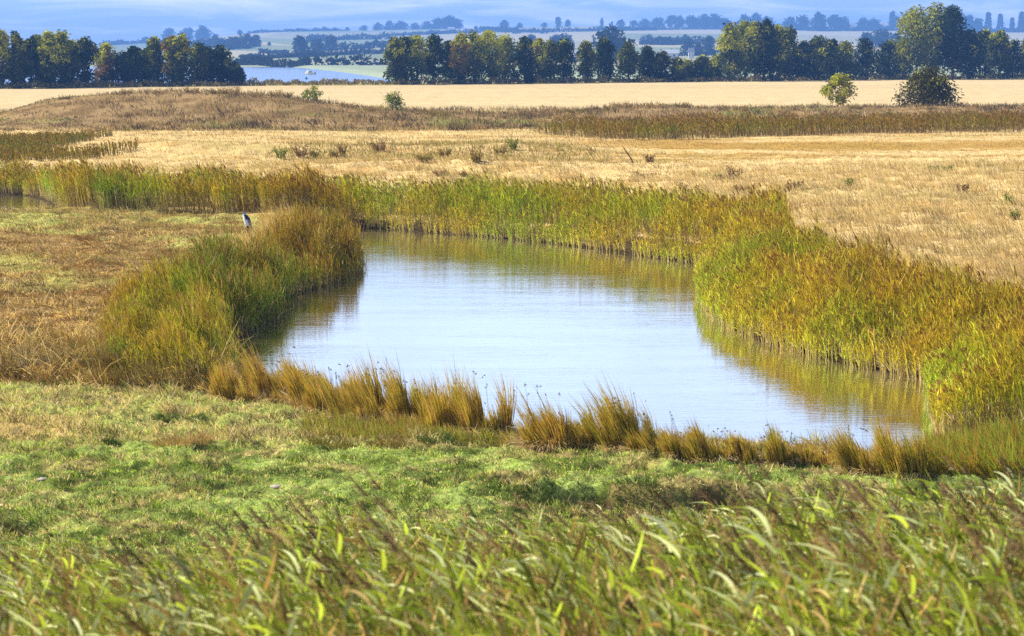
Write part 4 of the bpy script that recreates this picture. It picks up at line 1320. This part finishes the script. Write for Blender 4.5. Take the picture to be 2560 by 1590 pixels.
def house(px, py, wpx, hpx, label, steep=.8):
    x, y, z = GT(px, py, 560)
    k = FPX / y
    w, h = wpx / k, hpx / k
    d, e = w * .6, h * .62
    t = thing('house', (x, y, z), label, 'house', 'white houses on the far hills')
    a, b = w / 2, d / 2
    V = [(-a, -b, -1), (a, -b, -1), (a, b, -1), (-a, b, -1), (-a, -b, e), (a, -b, e), (a, b, e), (-a, b, e), (-a, 0, h * .96), (a, 0, h * .96)]
    me = bpy.data.meshes.new('wall'); me.from_pydata(V, [], [(0, 1, 5, 4), (1, 2, 6, 9, 5), (2, 3, 7, 6), (3, 0, 4, 8, 7)]); me.materials.append(M_WALL)
    obj('wall', me, t)
    o_ = .06 * w
    V = [(-a - o_, -b - o_, e - .05 * h), (a + o_, -b - o_, e - .05 * h), (a + o_, 0, h), (-a - o_, 0, h), (-a - o_, b + o_, e - .05 * h), (a + o_, b + o_, e - .05 * h)]
    me = bpy.data.meshes.new('roof'); me.from_pydata(V, [], [(0, 1, 2, 3), (3, 2, 5, 4)]); me.materials.append(M_ROOF)
    r = obj('roof', me, t)
    s = r.modifiers.new('thick', 'SOLIDIFY'); s.thickness = .3
    for cx in (-.28, .28):
        V = [(cx * w + i * w * .07, -b - .03, e * .35 + j * e * .35) for i, j in ((-1, 0), (1, 0), (1, 1), (-1, 1))]
        me = bpy.data.meshes.new('window'); me.from_pydata(V, [], [(0, 1, 2, 3)]); me.materials.append(M_PANE)
        obj('window', me, t)


house(2127, 75, 20, 18, 'small white gabled house among the trees of the right hill wood')
house(2206, 76, 38, 20, 'long white house at the right end of the hill wood')
house(1438, 152, 40, 26, 'pale house behind the gap in the middle shelter belt')
house(1672, 146, 44, 22, 'long white farm building right of the big pale hill tree')
house(1728, 146, 14, 26, 'narrow cream house behind the right end of the middle belt')
house(1128, 76, 16, 8, 'tiny bright white house on the skyline beside the hill wood')


# ------------------------------------------------------------------ foreground reeds
WIND = -.26


def reed_parts(h, nleaf, has_plume, green):
    """stem path, leaves and plume of one close reed; each as (V, F, C)"""
    t = np.linspace(0, 1, 8)
    lean = WIND * rng.uniform(.5, 1.3)
    ly = rng.uniform(-.12, .12)
    path = np.stack([lean * h * t ** 1.8, ly * h * t ** 1.5, h * t * (1 - .06 * t)], 1)
    tan_, g1, g2, g3 = np.array((.80, .60, .27)), np.array((.46, .54, .05)), np.array((.72, .78, .34)), np.array((.28, .36, .02))
    sc_ = tan_ * (1 - green) + g1 * green
    stem = tube(path, .006 * (1 - .6 * t), 4, sc_)
    leaves = []
    for k in range(nleaf):
        u = .22 + .72 * (k + rng.uniform(-.3, .3)) / max(nleaf - 1, 1)
        u = min(max(u, .12), .96)
        p = np.array([np.interp(u, t, path[:, j]) for j in range(3)])[None]
        a = rng.uniform(-1.5, 1.5) + (PI if rng.uniform() < .78 else 0)
        d = np.array([[math.cos(a) * .75 - .15, math.sin(a) * .7, rng.uniform(.45, 1.7)]])
        L = rng.uniform(.16, .34) * (1.1 - .3 * abs(u - .5))
        r = rng.uniform()
        dead = rng.uniform() < .30 + .35 * (u < .45) + .25 * (1 - green)
        c = (np.array((.56, .40, .17)) if rng.uniform() < .55 else np.array((.44, .26, .07))) if dead else (g1 if r < .36 else (g2 if r < .68 else g3))
        c = (c * rng.uniform(.5, 1.3))[None]
        leaves.append(strips(p, d, L, rng.uniform(.016, .034), rng.uniform(.1, .6), c * .95, c * 1.1, 5, bend=np.array([[-.14, 0, 0]])))
    pl = None
    if has_plume:
        n = 46
        u = rng.uniform(.0, 1, n)
        top = path[-1]
        dr = path[-1] - path[-2]; dr /= np.linalg.norm(dr)
        ax = dr + np.array([-.35, 0, -.05]); ax /= np.linalg.norm(ax)
        B = top + ax * (u * .24)[:, None] - dr * .05
        d = ax + rng.normal(0, .30, (n, 3)) + np.array([-.15, 0, -.15])
        c = mix_cols([(.30, .18, .09), (.40, .26, .13), (.22, .12, .07)], [2, 2, 1], n)
        pl = strips(B, d, rng.uniform(.06, .13, n) * (1.1 - .6 * u), .008, .3, c * .9, c * 1.15, 2)
    return stem, leaves, pl


PROTO = [reed_parts(2.2, 12, i % 13 == 0, [.9, .7, .95, .3, .8][i % 5]) for i in range(26)]


def top_limit(px):
    """photo row that the tops of the near reeds reach"""
    return ip(px, [(-400, 1430), (0, 1400), (160, 1345), (420, 1400), (640, 1360), (760, 1290), (1000, 1275), (1300, 1300), (1500, 1290), (1750, 1270), (1950, 1222), (2150, 1192), (2560, 1172), (3200, 1165)])


def place(i, x, y, s, rz):
    V = []
    stem, leaves, pl = PROTO[i]
    return s, rz


def front_mass(n):
    y = rng.uniform(10.5, 25, n)
    u = rng.uniform(-.34, .34, n)
    x = u * y
    z = terrain(x, y)
    px = CX + FPX * u
    lim = top_limit(px)
    # height so that tops stay below the ragged limit
    ztop = H - (lim - HY) / FPX * y
    hmax = (ztop - z)
    h = np.minimum(rng.uniform(1.6, 2.6, n), hmax * rng.uniform(.72, 1.03, n))
    k = h > 1.0
    thin = np.interp(px, [0, 700, 1300], [.62, .8, 1.0])
    k &= rng.uniform(0, 1, n) < thin
    x, y, z, h = x[k], y[k], z[k], h[k]
    idx = rng.integers(0, len(PROTO), len(x))
    a = Acc()
    for i in range(len(PROTO)):
        stem, leaves, pl = PROTO[i]
        b = Acc(); b.add(stem)
        for l in leaves:
            b.add(l)
        if pl:
            b.add(pl)
        V, F, C = b.arrays()
        j = np.where(idx == i)[0]
        if not len(j):
            continue
        rz = rng.uniform(-.6, .6, len(j)); s = h[j] / 2.2
        ca, sa = np.cos(rz), np.sin(rz)
        m = len(j)
        W = np.empty((m, len(V), 3))
        sxy = s ** .5
        W[:, :, 0] = (V[None, :, 0] * ca[:, None] - V[None, :, 1] * sa[:, None]) * sxy[:, None] + x[j][:, None]
        W[:, :, 1] = (V[None, :, 0] * sa[:, None] + V[None, :, 1] * ca[:, None]) * sxy[:, None] + y[j][:, None]
        W[:, :, 2] = V[None, :, 2] * s[:, None] + z[j][:, None]
        F2 = (F[None] + (np.arange(m) * len(V))[:, None, None]).reshape(-1, 4)
        C2 = np.minimum(C[None] * rng.uniform(.3, 1.5, (m, 1, 1)) * (.6 + .8 * fbm(x[j] / .8, y[j] / .8, 201, 2))[:, None, None], .95).reshape(-1, 3)
        a.add((W.reshape(-1, 3), F2, C2))
    tag(obj('reed_grass', a.mesh('reed_grass', M_LEAF)), 'blurred green reeds leaning left, filling the foreground', 'reeds', kind='stuff')


front_mass(8800)


def near_reed(px, top_py, y, label, plume=True, green=.8):
    u = (px - CX) / FPX
    x = u * y
    z = tz(x, y)
    h = H - (top_py - HY) / FPX * y - z
    stem, leaves, pl = reed_parts(h, 9, plume, green)
    off = stem[0][-1]
    x = x - off[0]
    t = thing('reed', (x, y, z), label, 'reed', 'tall reeds standing above the front reeds')
    obj('stem', mesh('stem', *stem, M_LEAF), t)
    for l in leaves:
        obj('leaf', mesh('leaf', *l, M_LEAF), t)
    if pl:
        obj('plume', mesh('plume', *pl, M_LEAF), t)


NR = [(905, 1205, 17, 'brown-plumed reed in front of the green turf, leftmost of a close pair', True, .8), (945, 1190, 17.5, 'brown-plumed reed in front of the green turf, right one of a close pair', True, .8),
      (985, 1235, 17, 'brown-plumed reed just right of the close pair', True, .7), (650, 1300, 15, 'reed with a drooping pale plume left of the close pair', True, .6),
      (770, 1270, 16, 'straw-coloured reed between the drooping pale plume and the close pair', True, .3), (175, 1330, 14, 'leafy green reed standing alone on the left of the foreground', False, 1),
      (225, 1345, 14.4, 'second leafy green reed right of the lone left one', False, 1), (360, 1375, 14, 'green reed with a brown plume right of the leafy left reeds', True, .9),
      (1190, 1262, 18, 'upright green reed right of the plumed pair', False, 1), (1330, 1250, 18, 'brown-plumed reed below the left end of the broken turf edge', True, .7),
      (1420, 1285, 17, 'rusty-plumed reed left of the leafy dark weed', True, .5), (1500, 1290, 17, 'rusty-plumed reed under the leafy dark weed', True, .6),
      (1870, 1262, 18, 'rusty-plumed reed left of the arched tall reeds', True, .6), (1900, 1180, 21, 'arched tall reed overlapping the turf, left one', True, .8), (1942, 1172, 21, 'arched tall reed overlapping the turf, right one', True, .8),
      (2010, 1220, 20, 'pale-plumed reed right of the arched tall reeds', True, .4), (2120, 1190, 21, 'dark-plumed reed below the right rush clump', True, .7), (2180, 1200, 21, 'dark-plumed reed close to the pond corner', True, .7),
      (2240, 1205, 20, 'dark-plumed bending reed near the right edge, left of three', True, .8), (2390, 1190, 21, 'dark-plumed reed near the right edge, middle of three', True, .8), (2500, 1200, 20, 'dark-plumed reed near the right edge, right of three', True, .8)]
for r_ in NR:
    near_reed(*r_)


# ------------------------------------------------------------------ haze
def haze():
    V = [(a * 3800, b, c) for c in (-40, 96) for a, b in ((-1, -90), (1, -90), (1, 5900), (-1, 5900))]
    me = mesh('haze', V, [[3, 2, 1, 0], [4, 5, 6, 7], [0, 1, 5, 4], [1, 2, 6, 5], [2, 3, 7, 6], [3, 0, 4, 7]])
    m, nt, out = new_mat('haze_air')
    v = nt.nodes.new('ShaderNodeVolumePrincipled')
    v.inputs['Color'].default_value = HAZE_C + (1,)
    v.inputs['Density'].default_value = HAZE_D
    v.inputs['Anisotropy'].default_value = 0.0
    nt.links.new(v.outputs[0], out.inputs['Volume'])
    me.materials.append(m)
    tag(obj('haze', me), kind='stuff')


HAZE_C, HAZE_D = (.205, .45, 1.0), .00022
haze()

# ------------------------------------------------------------------ sun, sky, camera
SUN_EL, SUN_ROT = math.radians(40), math.radians(-72)
sd = np.array([math.sin(SUN_ROT) * math.cos(SUN_EL), math.cos(SUN_ROT) * math.cos(SUN_EL), math.sin(SUN_EL)])
from mathutils import Vector
L = bpy.data.lights.new('sun', 'SUN'); L.energy = 5.0; L.angle = math.radians(.5); L.color = (1, .95, .86)
so = bpy.data.objects.new('sun', L); COL.objects.link(so)
so.rotation_euler = Vector(sd).to_track_quat('Z', 'Y').to_euler()

w = bpy.data.worlds.new('World'); sc.world = w; w.use_nodes = True
nt = w.node_tree; nt.nodes.clear()
N, Lk = nt.nodes.new, nt.links.new
out = N('ShaderNodeOutputWorld'); bg = N('ShaderNodeBackground'); bg.inputs['Strength'].default_value = .06
sky = N('ShaderNodeTexSky'); sky.sky_type = 'NISHITA'; sky.sun_disc = False
sky.sun_elevation = SUN_EL; sky.sun_rotation = SUN_ROT % (2 * PI)
sky.air_density = 1.0; sky.dust_density = .4; sky.ozone_density = 3.0
tc = N('ShaderNodeTexCoord')
sep = N('ShaderNodeSeparateXYZ'); Lk(tc.outputs['Generated'], sep.inputs[0])
# bluer low sky
hz = N('ShaderNodeMapRange'); hz.inputs['From Min'].default_value = .02; hz.inputs['From Max'].default_value = .12
Lk(sep.outputs['Z'], hz.inputs['Value'])
tint = N('ShaderNodeMix'); tint.data_type = 'RGBA'
tint.inputs[6].default_value = (.85, 1.16, 2.1, 1); tint.inputs[7].default_value = (1, 1, 1, 1)
Lk(hz.outputs[0], tint.inputs[0])
mul = N('ShaderNodeMix'); mul.data_type = 'RGBA'; mul.blend_type = 'MULTIPLY'; mul.inputs[0].default_value = 1
Lk(sky.outputs[0], mul.inputs[6]); Lk(tint.outputs[2], mul.inputs[7])
# low streak clouds
mp = N('ShaderNodeMapping'); mp.inputs['Scale'].default_value = (12, 12, 120); Lk(tc.outputs['Generated'], mp.inputs['Vector'])
ns = N('ShaderNodeTexNoise'); ns.inputs['Scale'].default_value = 1.0; ns.inputs['Detail'].default_value = 5; ns.inputs['Roughness'].default_value = .55; ns.inputs['Distortion'].default_value = .6
Lk(mp.outputs[0], ns.inputs['Vector'])
cr = N('ShaderNodeMapRange'); cr.inputs['From Min'].default_value = .46; cr.inputs['From Max'].default_value = .72; cr.inputs['To Max'].default_value = .75
Lk(ns.outputs['Fac'], cr.inputs['Value'])
cl = N('ShaderNodeMix'); cl.data_type = 'RGBA'; cl.inputs[7].default_value = (12.5, 12.5, 17, 1)
Lk(cr.outputs[0], cl.inputs[0]); Lk(mul.outputs[2], cl.inputs[6])
# unseen broken cloud higher up, added to brighten the water, shaped to limit fill
mp2 = N('ShaderNodeMapping'); mp2.inputs['Scale'].default_value = (3, 3, 9); Lk(tc.outputs['Generated'], mp2.inputs['Vector'])
ns2 = N('ShaderNodeTexNoise'); ns2.inputs['Scale'].default_value = 1.2; ns2.inputs['Detail'].default_value = 6; Lk(mp2.outputs[0], ns2.inputs['Vector'])
c2 = N('ShaderNodeMapRange'); c2.inputs['From Min'].default_value = .30; c2.inputs['From Max'].default_value = .60
Lk(ns2.outputs['Fac'], c2.inputs['Value'])
e1 = N('ShaderNodeMapRange'); e1.inputs['From Min'].default_value = .05; e1.inputs['From Max'].default_value = .14; Lk(sep.outputs['Z'], e1.inputs['Value'])
e2 = N('ShaderNodeMapRange'); e2.inputs['From Min'].default_value = .34; e2.inputs['From Max'].default_value = .18; Lk(sep.outputs['Z'], e2.inputs['Value'])
m1 = N('ShaderNodeMath'); m1.operation = 'MULTIPLY'; Lk(e1.outputs[0], m1.inputs[0]); Lk(c2.outputs[0], m1.inputs[1])
m2 = N('ShaderNodeMath'); m2.operation = 'MULTIPLY'; Lk(m1.outputs[0], m2.inputs[0]); Lk(e2.outputs[0], m2.inputs[1])
e3 = N('ShaderNodeMapRange'); e3.inputs['From Min'].default_value = .1; e3.inputs['From Max'].default_value = .7; Lk(sep.outputs['Y'], e3.inputs['Value'])
m3 = N('ShaderNodeMath'); m3.operation = 'MULTIPLY'; Lk(m2.outputs[0], m3.inputs[0]); Lk(e3.outputs[0], m3.inputs[1])
hc = N('ShaderNodeMix'); hc.data_type = 'RGBA'; hc.inputs[7].default_value = (9.3, 11.5, 15.0, 1)
Lk(m3.outputs[0], hc.inputs[0]); Lk(cl.outputs[2], hc.inputs[6])
Lk(hc.outputs[2], bg.inputs['Color']); Lk(bg.outputs[0], out.inputs['Surface'])

cam = bpy.data.cameras.new('camera'); co = bpy.data.objects.new('camera', cam); COL.objects.link(co)
cam.sensor_width = 36; cam.lens = FPX / 2560 * 36
co.location = (0, 0, H); co.rotation_euler = (PI / 2 - PITCH, 0, 0)
cam.clip_start = .1; cam.clip_end = 20000
cam.dof.use_dof = True; cam.dof.focus_distance = 75; cam.dof.aperture_fstop = 2.9
sc.camera = co

sc.view_settings.view_transform = 'Standard'; sc.view_settings.look = 'None'
sc.view_settings.exposure = .95; sc.view_settings.gamma = 1
cy = sc.cycles
cy.max_bounces = 5; cy.diffuse_bounces = 2; cy.glossy_bounces = 2; cy.transmission_bounces = 4; cy.transparent_max_bounces = 6; cy.volume_bounces = 0
cy.use_denoising = False
cy.sample_clamp_indirect = 4
